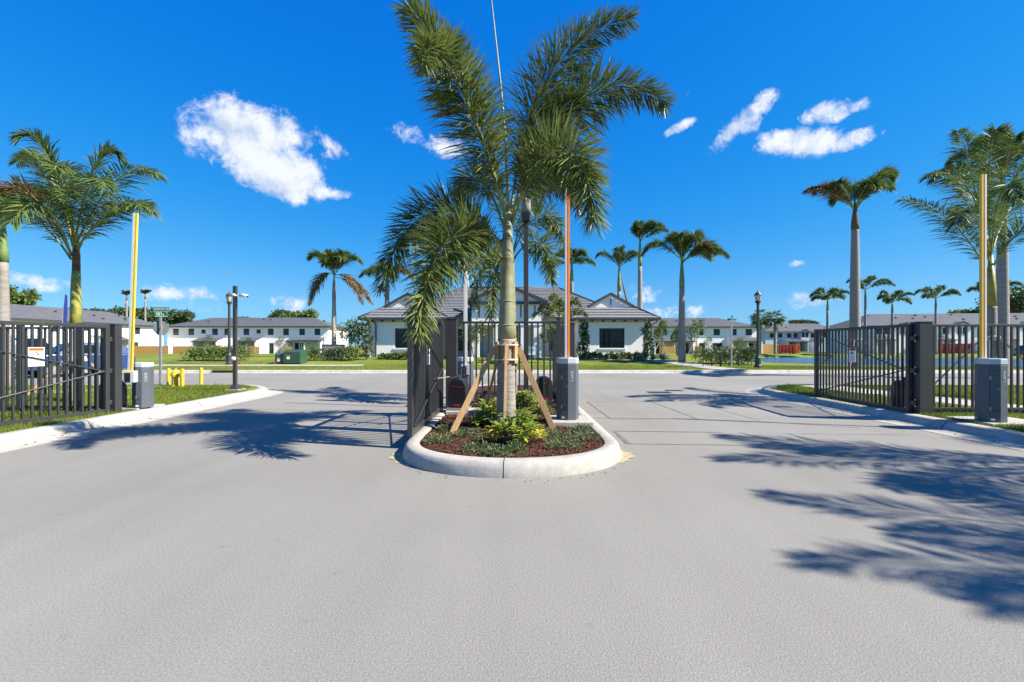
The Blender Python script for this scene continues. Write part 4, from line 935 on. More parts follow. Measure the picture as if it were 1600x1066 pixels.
rosette_shrub('croton shrub close to the island fence centre', (.32,8.8,.15), .34, 36, 5)
GC = [(-.98,6.05,.17,'leftmost low ground cover clump at the island kerb'),(-.62,6.45,.2,'ground cover clump at the foot of the left stake'),(-.42,5.55,.2,'ground cover clump near the front left of the island nose'),(-.95,6.9,.16,'ground cover clump beside the left gate leaf'),(.52,6.35,.22,'ground cover clump right of the front croton'),(.95,6.25,.24,'ground cover clump at the right kerb of the island'),(.66,5.75,.24,'broad ground cover clump at the front right of the island nose'),(1.02,6.75,.15,'small ground cover clump before the barrier pad'),(-.18,5.35,.15,'dark ground cover clump left of the nose joint'),(.05,5.5,.12,'tiny ground cover tuft below the front croton'),(-.55,7.5,.22,'dark ground cover clump behind the left stake'),(.6,8.6,.2,'ground cover clump by the right barrier cabinet')]
for i, (x,y,r_,lab) in enumerate(GC):
    shrub('ground_cover', lab, 'ground cover', (x,y,.15), [(0,0,.05,r_,r_*.85,.085),(r_*.5,r_*.2,.04,r_*.6,r_*.6,.06),(-r_*.5,-r_*.1,.04,r_*.6,r_*.5,.06)], 'leaf_cover', .045, .013, 620, group='ground cover clumps on the island', stem_h=.05, stem_r=.006)
ORD = ('leftmost','second from left','third from left','fourth from left','fifth from left','sixth from left','seventh from left','eighth from left','ninth from left','tenth from left','eleventh from left')
def bed_plants():
    shr = []
    r = random.Random(9)
    def row(px0, px1, Y, n, h, m, lab, grp, name='low_shrub'):
        for i in range(n):
            x = ((px0 + (px1-px0)*(i+.5)/n)-800)/F*Y + r.uniform(-.1,.1); y = Y + r.uniform(-.25,.25); hh = h*r.uniform(.8,1.2)
            shrub(name, (ORD[i] if i < n-1 else 'rightmost') + ' ' + lab, 'shrub', (x,y,terrain(x,y)), [(0,0,hh*.5,hh*.62,hh*.55,hh*.5),(.12,.05,hh*.7,hh*.35,hh*.35,hh*.35)], r.choice(m), .13, .065, 420, group=grp, stem_r=.015)
    row(905,1012,31.3,12,.44,('leaf_mid','leaf_dark','leaf_mid'),'low green shrub in the bed under the right wing window','low shrubs before the right wing')
    row(592,700,31.3,12,.44,('leaf_mid','leaf_dark'),'low green shrub in the bed under the left wing window','low shrubs before the left wing')
    row(292,382,30.5,9,.88,('leaf_hedge','leaf_mid'),'leafy hedge plant in the row behind the camera post','hedge plants on the left lawn','hedge_plant')
    row(1090,1182,28.6,9,.95,('leaf_hedge','leaf_mid','leaf_mid'),'dark leafy hedge plant behind the bike racks','hedge plants by the bike racks','hedge_plant')
    row(480,560,30.6,7,.85,('leaf_hedge','leaf_mid','leaf_dark'),'bushy shrub between the transformer and the left wing','shrubs left of the clubhouse')
    for i, x in enumerate((1003,1020,1035)):
        X = (x-800)/F*30.6; root = thing('agave', 'silvery spiky agave %s at the bed end' % ('nearest the low shrubs','in the middle of three','nearest the walk')[i], 'agave', (X,30.6,terrain(X,30.6)), group='silver agaves at the bed end'); mb = MB()
        for k in range(40):
            a = r.uniform(0,6.283); e = R(r.uniform(15,80)); d = Vector((math.cos(a)*math.cos(e), math.sin(a)*math.cos(e), math.sin(e))); leaflet(mb, Vector((0,0,.05)), d, r.uniform(.5,.75), .07, .25, True)
        mb.build('leaves', 'leaf_silver', root)
    def magnolia(px, Y, h, lab, wd=.42):
        X = (px-800)/F*Y; L = [(r.uniform(-.12,.12),r.uniform(-.1,.1),h*t,wd*(1.05-.6*t)*r.uniform(.8,1.15),wd*(1.05-.6*t),h*.11) for t in (.2,.34,.48,.62,.76,.9)]
        shrub('magnolia', lab, 'tree', (X,Y,terrain(X,Y)), L, 'leaf_dark', .17, .085, 900, group='columnar magnolias', stem_r=.03, m2='leaf_rust')
    magnolia(912,31.9,2.55,'slim magnolia at the inner corner of the right wing'); magnolia(1011,31.6,2.65,'slim magnolia at the outer corner of the right wing'); magnolia(573,31.2,2.9,'magnolia at the outer corner of the left wing',.55)
    def sapling(px, Y, h, cw, lab, m='leaf_mid', stake=True, grp='staked saplings right of the clubhouse'):
        X = (px-800)/F*Y; z = terrain(X,Y); root = shrub('sapling', lab, 'tree', (X,Y,z), [(0,0,h*.68,cw,cw,h*.28),(cw*.3,0,h*.85,cw*.6,cw*.6,h*.16),(-cw*.4,.1,h*.6,cw*.65,cw*.6,h*.18)], m, .15, .08, 900, group=grp, stem_r=.04)
        if stake:
            for s in (-1,1): MB().bar((s*.05,0,h*.42),(s*.75,.1*s,-.02),.05,.03).build('stake','lumber_grey',root)
    sapling(1033,36,2.9,.55,'staked sapling nearest the clubhouse corner'); sapling(1059,38,2.6,.6,'staked round sapling left of the royal palm trunk'); sapling(1086,38,3.3,.85,'largest staked sapling right of the royal palm trunk')
    sapling(1106,88,3.4,1.0,'thin sapling before the townhouse sliding door',grp='saplings by the townhouses'); sapling(1155,88,3.3,1.0,'thin sapling by the townhouse porch right of the street sign',grp='saplings by the townhouses')
    sapling(324,88,3.8,1.1,'young tree before the townhouse wall between the fence panels','leaf_dark',False,'saplings by the townhouses'); sapling(386,88,3.4,.9,'young tree before the townhouse right of the camera post','leaf_dark',False,'saplings by the townhouses'); sapling(437,88,3.4,1.0,'young tree before the townhouse above the transformer','leaf_dark',False,'saplings by the townhouses')
    sapling(546,34,2.9,.8,'dense young tree left of the clubhouse by the planter','leaf_mid',False,'trees beside the clubhouse'); sapling(558,33,2.4,.6,'dark young tree touching the left wing','leaf_dark',False,'trees beside the clubhouse')
    sapling(742,33,2.6,1.0,'bushy tree left of the clubhouse entrance behind the fence','leaf_mid',False,'trees beside the clubhouse'); sapling(864,33,2.6,1.0,'bushy tree right of the clubhouse entrance behind the fence','leaf_mid',False,'trees beside the clubhouse')
bed_plants()
def far_tree(label, px, py, Y, rx, rz, seed, m='leaf_dark', grp='trees behind the houses'):
    X = (px-800)/F*Y; z = terrain(X,Y); c = CH+(HZ-py)/F*Y - z; r = random.Random(seed)
    root = thing('broadleaf_tree', label, 'tree', (X,Y,z), group=grp); mb = MB(); tr = MB(); tr.tube([(0,0,-.1),(0,0,c*.5),(.2,0,c)], [.5,.4,.15], 8)
    for k in range(11):
        a = r.uniform(0,6.283); q = r.uniform(.25,.8); p = (math.cos(a)*rx*q, math.sin(a)*rx*q, c + r.uniform(-.5,.45)*rz); leaf_cloud(mb, p, rx*.42, rx*.42, rz*.42, 330, .75, .45, seed*7+k, shell=.3); tr.tube([(0,0,c*.5),tuple(p)], [.2,.06], 5)
    mb.build('crown', m, root); tr.build('trunk', 'bark', root)
far_tree('loose green tree behind the far left roof', 22, 466, 95, 3.2, 3.0, 1, 'leaf_mid'); far_tree('flat topped tree above the left roof right of the flag', 126, 489, 120, 5, 1.6, 2)
far_tree('dark tree mass left of the street sign above the roofs', 212, 492, 130, 7, 3.0, 3); far_tree('dark tree right of the street sign above the roofs', 278, 497, 130, 5, 2.6, 4)
far_tree('rounded green tree above the townhouse roof left of the royal palm', 470, 497, 125, 4.6, 2.6, 5, 'leaf_mid'); far_tree('dark rounded tree above the townhouse roof', 446, 496, 130, 4.4, 2.4, 6); far_tree('low tree line above the townhouse roof', 395, 503, 150, 6, 1.6, 7)
far_tree('large dark pine like tree at the far right edge', 1592, 470, 120, 7, 5.5, 8); far_tree('low green tree left of the right barrier arm', 1525, 490, 125, 6, 2.0, 9, 'leaf_mid'); far_tree('low tree behind the far pond houses', 1250, 506, 190, 6, 2.0, 10)

# ------------------------------------------------------------------ buildings
def wall_cells(mb, x0, x1, z0, z1, ops, depth=.14):
    """front wall in the plane y=0 facing -Y with real openings"""
    xs = sorted(set([x0,x1] + [v for o in ops for v in o[:2]])); zs = sorted(set([z0,z1] + [v for o in ops for v in o[2:4]]))
    for i in range(len(xs)-1):
        for j in range(len(zs)-1):
            cx = (xs[i]+xs[i+1])/2; cz = (zs[j]+zs[j+1])/2
            if any(o[0] < cx < o[1] and o[2] < cz < o[3] for o in ops): continue
            mb.quad((xs[i],0,zs[j]),(xs[i+1],0,zs[j]),(xs[i+1],0,zs[j+1]),(xs[i],0,zs[j+1]))
    for a,b,c,d in [o[:4] for o in ops]:
        mb.quad((a,0,c),(a,0,d),(a,depth,d),(a,depth,c)); mb.quad((b,0,d),(b,0,c),(b,depth,c),(b,depth,d)); mb.quad((a,0,d),(b,0,d),(b,depth,d),(a,depth,d)); mb.quad((b,0,c),(a,0,c),(a,depth,c),(b,depth,c))
def window(root, a, b, c, d, y=0, depth=.12, fr=.05, sill=True, mull=1, glass='glass', horiz=False):
    w = MB(); w.box(a,b,y+depth-.03,y+depth+.02,c,c+fr); w.box(a,b,y+depth-.03,y+depth+.02,d-fr,d); w.box(a,a+fr,y+depth-.03,y+depth+.02,c+fr,d-fr); w.box(b-fr,b,y+depth-.03,y+depth+.02,c+fr,d-fr)
    f = w.build('window', 'window_frame', root)
    n = mull+1
    for k in range(n):
        x0 = a+fr+(b-a-2*fr)*k/n; x1 = a+fr+(b-a-2*fr)*(k+1)/n
        if k < n-1: MB().box(x1-fr*.4,x1+fr*.4,y+depth-.025,y+depth+.015,c+fr,d-fr).build('mullion', 'window_frame', f)
        MB().quad((x0,y+depth,c+fr),(x1,y+depth,c+fr),(x1,y+depth,d-fr),(x0,y+depth,d-fr)).build('pane', glass, f)
    if horiz: MB().box(a+fr,b-fr,y+depth-.025,y+depth+.015,(c+d)/2-fr*.4,(c+d)/2+fr*.4).build('mullion', 'window_frame', f)
    if sill: MB().box(a-.1,b+.1,y-.07,y+.02,c-.10,c-.003).build('sill', 'stucco', f)
    return f
def slope(mb, e0, e1, r1, r0, course=.38, lift=.065):
    """one roof plane from eave e0-e1 up to r0-r1, laid in overlapping courses"""
    e0,e1,r0,r1 = map(Vector,(e0,e1,r0,r1)); n = (e1-e0).cross(r0-e0 if (r0-e0).length > .01 else r1-e0).normalized()
    if n.z < 0: n = -n
    L = ((r0+r1)/2-(e0+e1)/2).length; k = max(2, int(round(L/course)))
    for i in range(k):
        t0, t1 = i/k, min(1,(i+1.0)/k); a, b = e0.lerp(r0,t0)+n*lift, e1.lerp(r1,t0)+n*lift; c, d = e1.lerp(r1,t1)+n*.004, e0.lerp(r0,t1)+n*.004
        mb.quad(a,b,c,d); mb.quad(e0.lerp(r0,t0)+n*.004, e1.lerp(r1,t0)+n*.004, b, a)
def ridge(mb, a, b, r=.085): mb.tube([Vector(a)+Vector((0,0,.03)), Vector(b)+Vector((0,0,.03))], r, 8)

def clubhouse():
    G = .60; root = thing('clubhouse', 'white single storey clubhouse with grey tiled hip roof facing the gate', 'building', (-.2,34.0,G))
    E = 2.86     # eave height above the pad
    wb = MB(); ops = {}
    # wings, mirrored about x=0 of the building
    for s in (1,-1):
        x0, x1 = (5.1,10.5) if s > 0 else (-10.5,-5.1)
        o = (6.72,8.62,.66,2.14) if s > 0 else (-8.55,-6.65,.66,2.14)
        w = MB(); wall_cells(w, x0, x1, -.8, E, [o])
        w.quad((x1,0,-.8),(x1,13,-.8),(x1,13,E),(x1,0,E)); w.quad((x0,13,-.8),(x0,0,-.8),(x0,0,E),(x0,13,E))
        w.build('wing_wall', 'stucco', root)
        MB().box(x0-.03,x1+.03,-.035,-.002,-.8,-.0).build('plinth_band', 'stucco', root)
        window(root, *o, mull=1)
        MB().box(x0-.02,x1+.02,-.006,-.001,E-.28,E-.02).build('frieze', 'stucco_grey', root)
        # roof of the wing: front hip, dutch gable, side slopes
        cx = (x0+x1)/2; hw = 3.33; ov = .45; zr = E+1.95; t = .46; zg = E+.02+(zr-E)*t; gx = hw*(1-t); yg = -ov+ (t*hw)*.95
        m = MB(); a0 = (cx-hw,-ov,E+.02); a1 = (cx+hw,-ov,E+.02); g0 = (cx-gx,yg,zg); g1 = (cx+gx,yg,zg); pk = (cx,yg,zr); bk = (cx,11,zr); b0 = (cx-hw,11,E+.02); b1 = (cx+hw,11,E+.02)
        slope(m, a0,a1,g1,g0)
        slope(m, (cx+hw,-ov,E+.02),(cx+hw,11,E+.02),(cx+gx,11,zg),g1); slope(m, g1,(cx+gx,11,zg),bk,pk)
        slope(m, (cx-hw,11,E+.02),(cx-hw,-ov,E+.02),g0,(cx-gx,11,zg)); slope(m, (cx-gx,11,zg),g0,pk,bk)
        rf = m.build('wing_roof', 'roof_tile', root)
        rd = MB(); ridge(rd,a0,g0); ridge(rd,a1,g1); ridge(rd,pk,bk); rd.build('hip_tiles', 'trim_dark', rf, smooth=True)
        MB().add([(cx-gx*.97,yg+.05,zg),(cx+gx*.97,yg+.05,zg),(cx,yg+.05,zr-.05)],[(0,1,2)]).build('gable_wall', 'stucco', rf)
        for q in (-1,1): MB().bar((cx+q*(gx+.12),yg-.08,zg-.02),(cx,yg-.08,zr+.03),.16,.12,up=(0,1,0)).build('barge_board', 'trim_dark', rf)
        MB().box(cx-.03,cx+.03,yg+.0,yg+.04,zg+.2,zr-.35).build('gable_vent', 'trim_dark', rf)
        MB().box(cx-hw-.05,cx+hw+.05,-ov-.10,-ov+.02,E-.12,E+.07).build('gutter', 'trim_dark', root, bevel=.02)
        for q in (-1,1): MB().box(cx+q*hw-.06,cx+q*hw+.06,-ov+.03,11,E-.12,E+.06).build('gutter', 'trim_dark', root, bevel=.02)
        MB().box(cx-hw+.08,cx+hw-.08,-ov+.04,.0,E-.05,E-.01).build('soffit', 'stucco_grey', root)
        for k in range(7):
            bx = x0+.25+(x1-x0-.5)*k/6; MB().box(bx-.06,bx+.06,-ov+.03,-.004,E-.24,E-.055).build('rafter_tail', 'trim_brown', root, bevel=.01)
        # downspouts
        dx = x1-.0 if s > 0 else x0-.0
        if s > 0: MB().tube([(cx+hw-.15,-ov+.1,E-.1),(cx+hw-.25,-.45,E-.25),(x1+.09,-.10,E-.52),(x1+.09,.12,-.3)], .045, 8).build('downspout', 'trim_dark', root)
        else: MB().tube([(x0+.35,-ov+.05,E-.1),(x0+.42,-.35,E-.16),(x0+.55,-.06,E-.45),(x0+.55,-.055,-.3)], .05, 8).build('downspout', 'trim_dark', root)
    # main block
    yb = 3.2; w = MB(); mo = [(-4.2,-3.2,.4,2.2),(3.2,4.2,.4,2.2),(-.55,.65,.02,2.5)]
    wall_cells(w, -5.1, 5.1, -.8, 3.45, mo); ww = w.build('main_wall', 'stucco', root); ww.location.y = yb
    for o in mo[:2]: window(root, *o, y=yb, mull=0)
    f = MB().box(-.55,.65,yb+.10,yb+.14,.02,2.5).build('door', 'door_dark', root); MB().box(-.42,.0,yb+.085,yb+.099,.3,2.3).build('door_pane', 'glass', f); MB().box(.1,.52,yb+.085,yb+.099,.3,2.3).build('door_pane', 'glass', f)
    MB().tube([(.03,yb+.07,.9),(.03,yb+.07,1.5)], .015, 6).build('door_handle', 'steel', f)
    m = MB(); zr = 6.15; e = 3.05; x = 9.6; y0 = 1.6; y1 = 14.4; rx = 4.45; ym = 8.0
    A,B_,C,D = (-x,y0,e),(x,y0,e),(x,y1,e),(-x,y1,e); P,Q = (-rx,ym,zr),(rx,ym,zr)
    slope(m,A,B_,Q,P); slope(m,C,D,P,Q); slope(m,B_,C,Q,Q); slope(m,D,A,P,P)
    rf = m.build('main_roof', 'roof_tile', root); rd = MB(); ridge(rd,P,Q); ridge(rd,A,P); ridge(rd,B_,Q); rd.build('hip_tiles', 'trim_dark', rf, smooth=True)
    MB().tube([(5.4,6.2,4.9),(5.4,6.2,5.4)], .05, 8).build('vent_pipe', 'trim_dark', rf)
    # portico
    e = 4.02; y = -.7; px0, px1 = -2.75, 2.35; cx = (px0+px1)/2; zp = 5.25
    m = MB(); o = .45
    slope(m,(px1+o,y-.4,e),(px1+o,6.5,e),(cx,6.5,zp),(cx,y-.4,zp)); slope(m,(px0-o,6.5,e),(px0-o,y-.4,e),(cx,y-.4,zp),(cx,6.5,zp))
    pr = m.build('portico_roof', 'roof_tile', root); rd = MB(); ridge(rd,(cx,y-.4,zp),(cx,6.5,zp)); rd.build('hip_tiles', 'trim_dark', pr, smooth=True)
    MB().add([(px0-.2,y-.05,e),(px1+.2,y-.05,e),(cx,y-.05,zp-.1)],[(0,1,2)]).build('gable_wall', 'stucco', pr)
    for q in (px0-o, px1+o): MB().bar((q,y-.42,e-.02),(cx,y-.42,zp),.18,.12,up=(0,1,0)).build('barge_board', 'trim_dark', pr)
    MB().box(px0-o,px1+o,y-.30,y-.06,e-.16,e+.02).build('entry_gutter', 'trim_dark', pr)
    w = MB(); wall_cells(w, px0, px1, 2.35, e, []); w.quad((px1,0,2.35),(px1,4,2.35),(px1,4,e),(px1,0,e)); w.quad((px0,4,2.35),(px0,0,2.35),(px0,0,e),(px0,4,e)); q = w.build('portico_wall', 'stucco', root); q.location.y = y
    for k in range(5): MB().box(px0+.5+k*1.02,px0+.58+k*1.02,y-.05,y-.003,2.9,e-.2).build('batten', 'trim_dark', root)
    for q in (px0, px1-.55, -1.15-.0, .85):
        wd = .55 if q in (px0, px1-.55) else .3
        c = MB().box(q,q+wd,y+.02,y+.02+wd,-.8,2.35).build('column', 'stucco', root); MB().box(q-.06,q+wd+.06,y-.04,y+.08+wd,2.352,2.52).build('column_cap', 'stucco', c); MB().box(q-.06,q+wd+.06,y-.04,y+.08+wd,-.8,-.3).build('column_base', 'stucco', c)
    for s in (-1,1):
        q = px0-.02 if s < 0 else px1+.02; pts = [(q+s*(.05+1.3*(1-math.cos(R(90*k/8)))), 2.25+1.25*math.sin(R(90*k/8))) for k in range(9)]
        mb = MB(); mb.tube([(a_,y+.3,b_) for a_,b_ in pts], .09, 6); mb.build('arch_brace', 'trim_dark', root, smooth=True)
clubhouse()

def townhouse(name, label, loc, rz, W, D, H, win2, doors, lean, roof_m='roof_far', rise=2.6, group=None, glass='glass_far', gables=(), wall_m='stucco', garages=(), hipL=True, hipR=True):
    """two storey row; local front wall in y=0 facing -Y, x from 0 to W"""
    root = thing(name, label, 'building', loc, rz, group); ops = []
    for (x, w, small) in win2: ops.append((x-w/2, x+w/2, H-(1.75 if not small else 1.45), H-.45 if not small else H-.62))
    for (x, w) in doors: ops.append((x-w/2, x+w/2, .05, 2.2))
    wl = MB(); wall_cells(wl, 0, W, -.6, H, ops, .10); wl.quad((W,0,-.6),(W,D,-.6),(W,D,H),(W,0,H)); wl.quad((0,D,-.6),(0,0,-.6),(0,0,H),(0,D,H)); wl.quad((W,D,-.6),(0,D,-.6),(0,D,H),(W,D,H)); wl.build('wall', wall_m, root)
    for i, o in enumerate(ops):
        window(root, *o, depth=.09, fr=.07, sill=i < len(win2), mull=0 if i < len(win2) else 1, glass=glass, horiz=i < len(win2))
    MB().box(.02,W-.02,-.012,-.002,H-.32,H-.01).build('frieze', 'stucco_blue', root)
    m = MB(); o = .55; zr = H+rise; a,b,c,d = (-o,-o,H),(W+o,-o,H),(W+o,D+o,H),(-o,D+o,H); k = D/2+o
    p = (k-o if hipL else -o, D/2, zr); q = (W+o-k if hipR else W+o, D/2, zr)
    for args in ((a,b,q,p),(c,d,p,q)): slope(m,*args,course=.6,lift=.05)
    slope(m,b,c,q,q,course=.6,lift=.05); slope(m,d,a,p,p,course=.6,lift=.05)
    rf = m.build('roof', roof_m, root); MB().box(-o-.05,W+o+.05,-o-.08,-o+.02,H-.18,H+.06).build('gutter', 'trim_dark', root); MB().box(W+o-.02,W+o+.08,-o+.03,D+o,H-.18,H+.06).build('gutter', 'trim_dark', root)
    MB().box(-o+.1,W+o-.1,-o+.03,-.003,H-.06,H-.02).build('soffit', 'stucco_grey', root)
    rr = random.Random(int(W*10))
    for _ in range(int(W/5)):
        vx = rr.uniform(1,W-1); t = rr.uniform(.3,.85); MB().box(vx-.14,vx+.14,-o+(D/2+o)*t-.14,-o+(D/2+o)*t+.14,H+rise*t-.05,H+rise*t+.28).build('roof_vent', 'trim_dark', rf)
    for (x0, x1, dep, h) in lean:
        mm = MB(); slope(mm,(x0,-dep,h),(x1,-dep,h),(x1,-.02,h+.75),(x0,-.02,h+.75),course=.6,lift=.05); ln = mm.build('porch_roof', roof_m, root); MB().box(x0-.05,x1+.05,-dep-.1,-dep+.0,h-.16,h+.06).build('porch_gutter', 'trim_dark', ln)
        for q in (x0+.15, x1-.35, (x0+x1)/2): MB().add([(q,-dep+.1,-.6),(q+.2,-dep+.1,-.6),(q+.2,-.01,-.6),(q,-.01,-.6),(q,-dep+.1,h-.02),(q+.2,-dep+.1,h-.02),(q+.2,-.01,h+.7),(q,-.01,h+.7)],[(0,1,5,4),(1,2,6,5),(2,3,7,6),(3,0,4,7)]).build('porch_wall', wall_m, root)
    for (x0, x1, h, dep) in gables:
        cx = (x0+x1)/2; hg = (x1-x0)/2*.55; g = MB(); g.quad((x0,-dep,-.6),(x1,-dep,-.6),(x1,-dep,h),(cx,-dep,h+hg),(x0,-dep,h)); g.quad((x1,-dep,-.6),(x1,-.01,-.6),(x1,-.01,h),(x1,-dep,h)); g.quad((x0,-.01,-.6),(x0,-dep,-.6),(x0,-dep,h),(x0,-.01,h)); g.build('gable_wall', wall_m, root)
        m = MB(); slope(m,(x1+.3,-dep-.3,h-.15),(x1+.3,3.0,h-.15),(cx,3.0,h+hg+.03),(cx,-dep-.3,h+hg+.03),course=.6,lift=.05); slope(m,(x0-.3,3.0,h-.15),(x0-.3,-dep-.3,h-.15),(cx,-dep-.3,h+hg+.03),(cx,3.0,h+hg+.03),course=.6,lift=.05); gr = m.build('gable_roof', roof_m, root)
        for q in (x0-.3,x1+.3): MB().bar((q,-dep-.32,h-.17),(cx,-dep-.32,h+hg+.02),.28,.10,up=(0,1,0)).build('barge_board', 'trim_dark', gr)
        if h > 4: 
            for s in (-.55,.55): window(root, cx+s-.42, cx+s+.42, h-1.5, h-.1, y=-dep-.10, depth=.09, fr=.07, mull=0, glass=glass, sill=False)
    for (x0, x1) in garages:
        g = MB().box(x0,x1,-.06,-.01,.0,2.2).build('garage_door', 'stucco_grey', root)
        for k in range(1,5): MB().box(x0,x1,-.07,-.06,.44*k-.015,.44*k+.015).build('panel_joint', 'trim_dark', g)
    return root
def px_x(px, Y): return (px-800)/F*Y
def houses():
    Y = 92.0; x0 = px_x(262,Y); g = terrain(0,92)
    w2 = [(px_x(p,Y)-x0, .85 if s else 1.15, s) for p, s in ((275,0),(299,0),(318,1),(336,0),(355,0),(385,0),(404,1),(423,0),(447,0),(472,0),(496,0))]
    X = lambda p: px_x(p,Y)-x0
    townhouse('townhouse_row', 'long white two storey townhouse row behind the left lawn', (x0,Y,g), 0, X(513), 11, 5.55, w2, [(X(344),1.2),(X(371),1.1),(X(424),.95),(X(468),1.9)], [(X(313),X(352),2.6,2.55),(X(378),X(411),2.6,2.55),(X(455),X(510),2.4,2.55)], rise=2.1)
    Y = 78.0
    # the left row stands side on to the cross street
    townhouse('townhouse_row', 'white two storey row with grey roof seen behind the left gate', (-70.5,46.0,-.1), R(90), 46, 12, 5.4, [(4+5.1*k,1.25,k%3==2) for k in range(9)], [(6,1.8),(17,1.8),(28,1.8),(39,1.8)], [(9,14,2.2,2.5),(30,36,2.2,2.5)], rise=2.5)
    Y = 92.0; x0 = px_x(1000,Y); X = lambda p: px_x(p,Y)-x0
    townhouse('townhouse_row', 'white two storey townhouse row right of the clubhouse', (x0,Y,g), 0, X(1182), 11, 5.5, [(X(p),w,s) for p,w,s in ((1027,1.0,0),(1039,1.0,0),(1057,1.0,1),(1096,.9,0),(1120,1.3,0),(1148,.8,0),(1170,1.3,0))], [(X(1024),1.6),(X(1072),1.4),(X(1097),1.2),(X(1121),2.0),(X(1170),2.0)], [(X(1016),X(1078),2.4,2.55),(X(1134),X(1182),2.6,2.6)], rise=2.1)
    Y = 128.0; x0 = px_x(1196,Y); X = lambda p: px_x(p,Y)-x0
    townhouse('townhouse_row', 'pale townhouse row with front gables across the pond behind red dumpster', (x0,Y,-.35), 0, X(1325), 11, 5.7, [(X(p),1.2,0) for p in (1206,1219,1233,1243,1270,1300)], [], [(X(1218),X(1250),4.0,2.9)], rise=2.5, gables=[(X(1249),X(1262),5.6,.7),(X(1262),X(1272),3.0,3.5),(X(1284),X(1297),5.6,.7)], wall_m='stucco_blue', garages=[(X(1218),X(1230)),(X(1234),X(1247))])
    Y = 96.0; x0 = px_x(1345,Y); X = lambda p: px_x(p,Y)-x0
    townhouse('townhouse_row', 'large pale townhouse row with gables behind the right fence', (x0,Y,-.3), R(-4), X(1680), 12, 5.9, [(X(p),1.3,0) for p in (1352,1372,1384,1425,1440,1452,1470,1520,1540,1600)], [], [(X(1350),X(1380),3.5,2.9),(X(1425),X(1465),3.5,2.9),(X(1510),X(1550),3.5,2.9)], rise=2.9, gables=[(X(1394),X(1418),5.6,.8),(X(1474),X(1503),5.6,.8),(X(1570),X(1600),5.6,.8)], garages=[(X(1354),X(1375)),(X(1430),X(1452)),(X(1515),X(1540))])
houses()
BOARD = MB().box(-.068,.068,-.011,.011,0,1.0).mesh('board', 'cedar')
def board_fence(label, px0, px1, Y, h=1.55, big=False):
    x0, x1 = px_x(px0,Y), px_x(px1,Y); g = terrain(x0,Y); root = thing('board_fence', label, 'fence', (x0,Y,g), group='cedar board fences by the houses'); n = max(3, int((x1-x0)/.145)); r = random.Random(int(px0))
    for i in range(n): put('board', BOARD, root, ((x1-x0)*(i+.5)/n, r.uniform(-.006,.006), -.05), (0,0,0), (1,1,h*r.uniform(.98,1.02)))
    for z in (.3, h-.25): MB().box(0,x1-x0,.015,.05,z,z+.09).build('rail', 'cedar', root)
board_fence('cedar fence panel by the left houses behind the street sign', 205, 263, 80); board_fence('orange cedar fence panel left of the hedge plants', 270, 306, 86); board_fence('cedar fence panel left of the camera post', 338, 357, 86); board_fence('cedar fence panel right of the camera post', 389, 405.5, 86); board_fence('small cedar fence panel above the transformer', 441, 456, 86)
board_fence('cedar fence panel behind the staked saplings', 1030, 1056, 87); board_fence('cedar fence panel behind the largest sapling', 1085, 1097, 87); board_fence('cedar fence panel behind the street sign by the racks', 1136, 1150, 87); board_fence('pale cedar fence panel left of the red dumpster', 1190, 1216, 92, 2.0)
def planter_wall():
    root = thing('planter_wall', 'low dark grey planter wall at the foot of the royal palm', 'wall', (px_x(506,33),32.6,terrain(-13,33)))
    MB().box(0,1.6,0,.18,-.1,.92).build('front', 'concrete_dark', root); MB().box(-.02,1.62,-.02,.2,.92,.97).build('coping', 'trim_brown', root)
    root = thing('pergola', 'blue grey pergola beside the townhouse behind the transformer', 'pergola', (px_x(458,76),76,terrain(-36,76)))
    for x in (0,1.4,2.8,4.2):
        for y in (0,2.2): MB().box(x-.07,x+.07,y-.07,y+.07,-.05,2.3).build('post', 'pergola_blue', root)
    for y in (0,2.2): MB().box(-.3,4.5,y-.06,y+.06,2.3,2.48).build('beam', 'pergola_blue', root)
    for k in range(10): MB().box(-.2+.48*k-.03,-.2+.48*k+.03,-.4,2.6,2.482,2.60).build('rafter', 'pergola_blue', root)
planter_wall()
def dumpster(label, px, Y, L, m, rz=0):
    x = px_x(px,Y); root = thing('dumpster', label, 'dumpster', (x,Y,terrain(x,Y)), rz, 'roll off dumpsters')
    MB().add([(0,0,.15),(L,0,.15),(L,2.3,.15),(0,2.3,.15),(-.1,-.12,1.75),(L+.1,-.12,1.75),(L+.1,2.42,1.75),(-.1,2.42,1.75)],[(3,2,1,0),(0,1,5,4),(1,2,6,5),(2,3,7,6),(3,0,4,7)]).build('bin', m, root)
    for k in range(int(L/.7)+1): MB().box(.1+.7*k,.2+.7*k,-.17,.0,.16,1.72).build('rib', m, root)
    MB().box(-.14,L+.14,-.16,-.08,1.75,1.87).build('rim_rail', m, root)
    for k in (.4,L-.6): MB().tube([(k,.1,.12),(k,.35,.12)], .14, 10).build('wheel', 'tyre', root)
dumpster('red roll off dumpster across the pond beside the cedar fence', 1217, 92, 3.0, 'dumpster_red'); dumpster('bright orange red skip beside the red dumpster', 1237, 92.5, 1.4, 'dumpster_orange'); dumpster('long red dumpster seen through the right fence', 1462, 78, 6.2, 'dumpster_red')

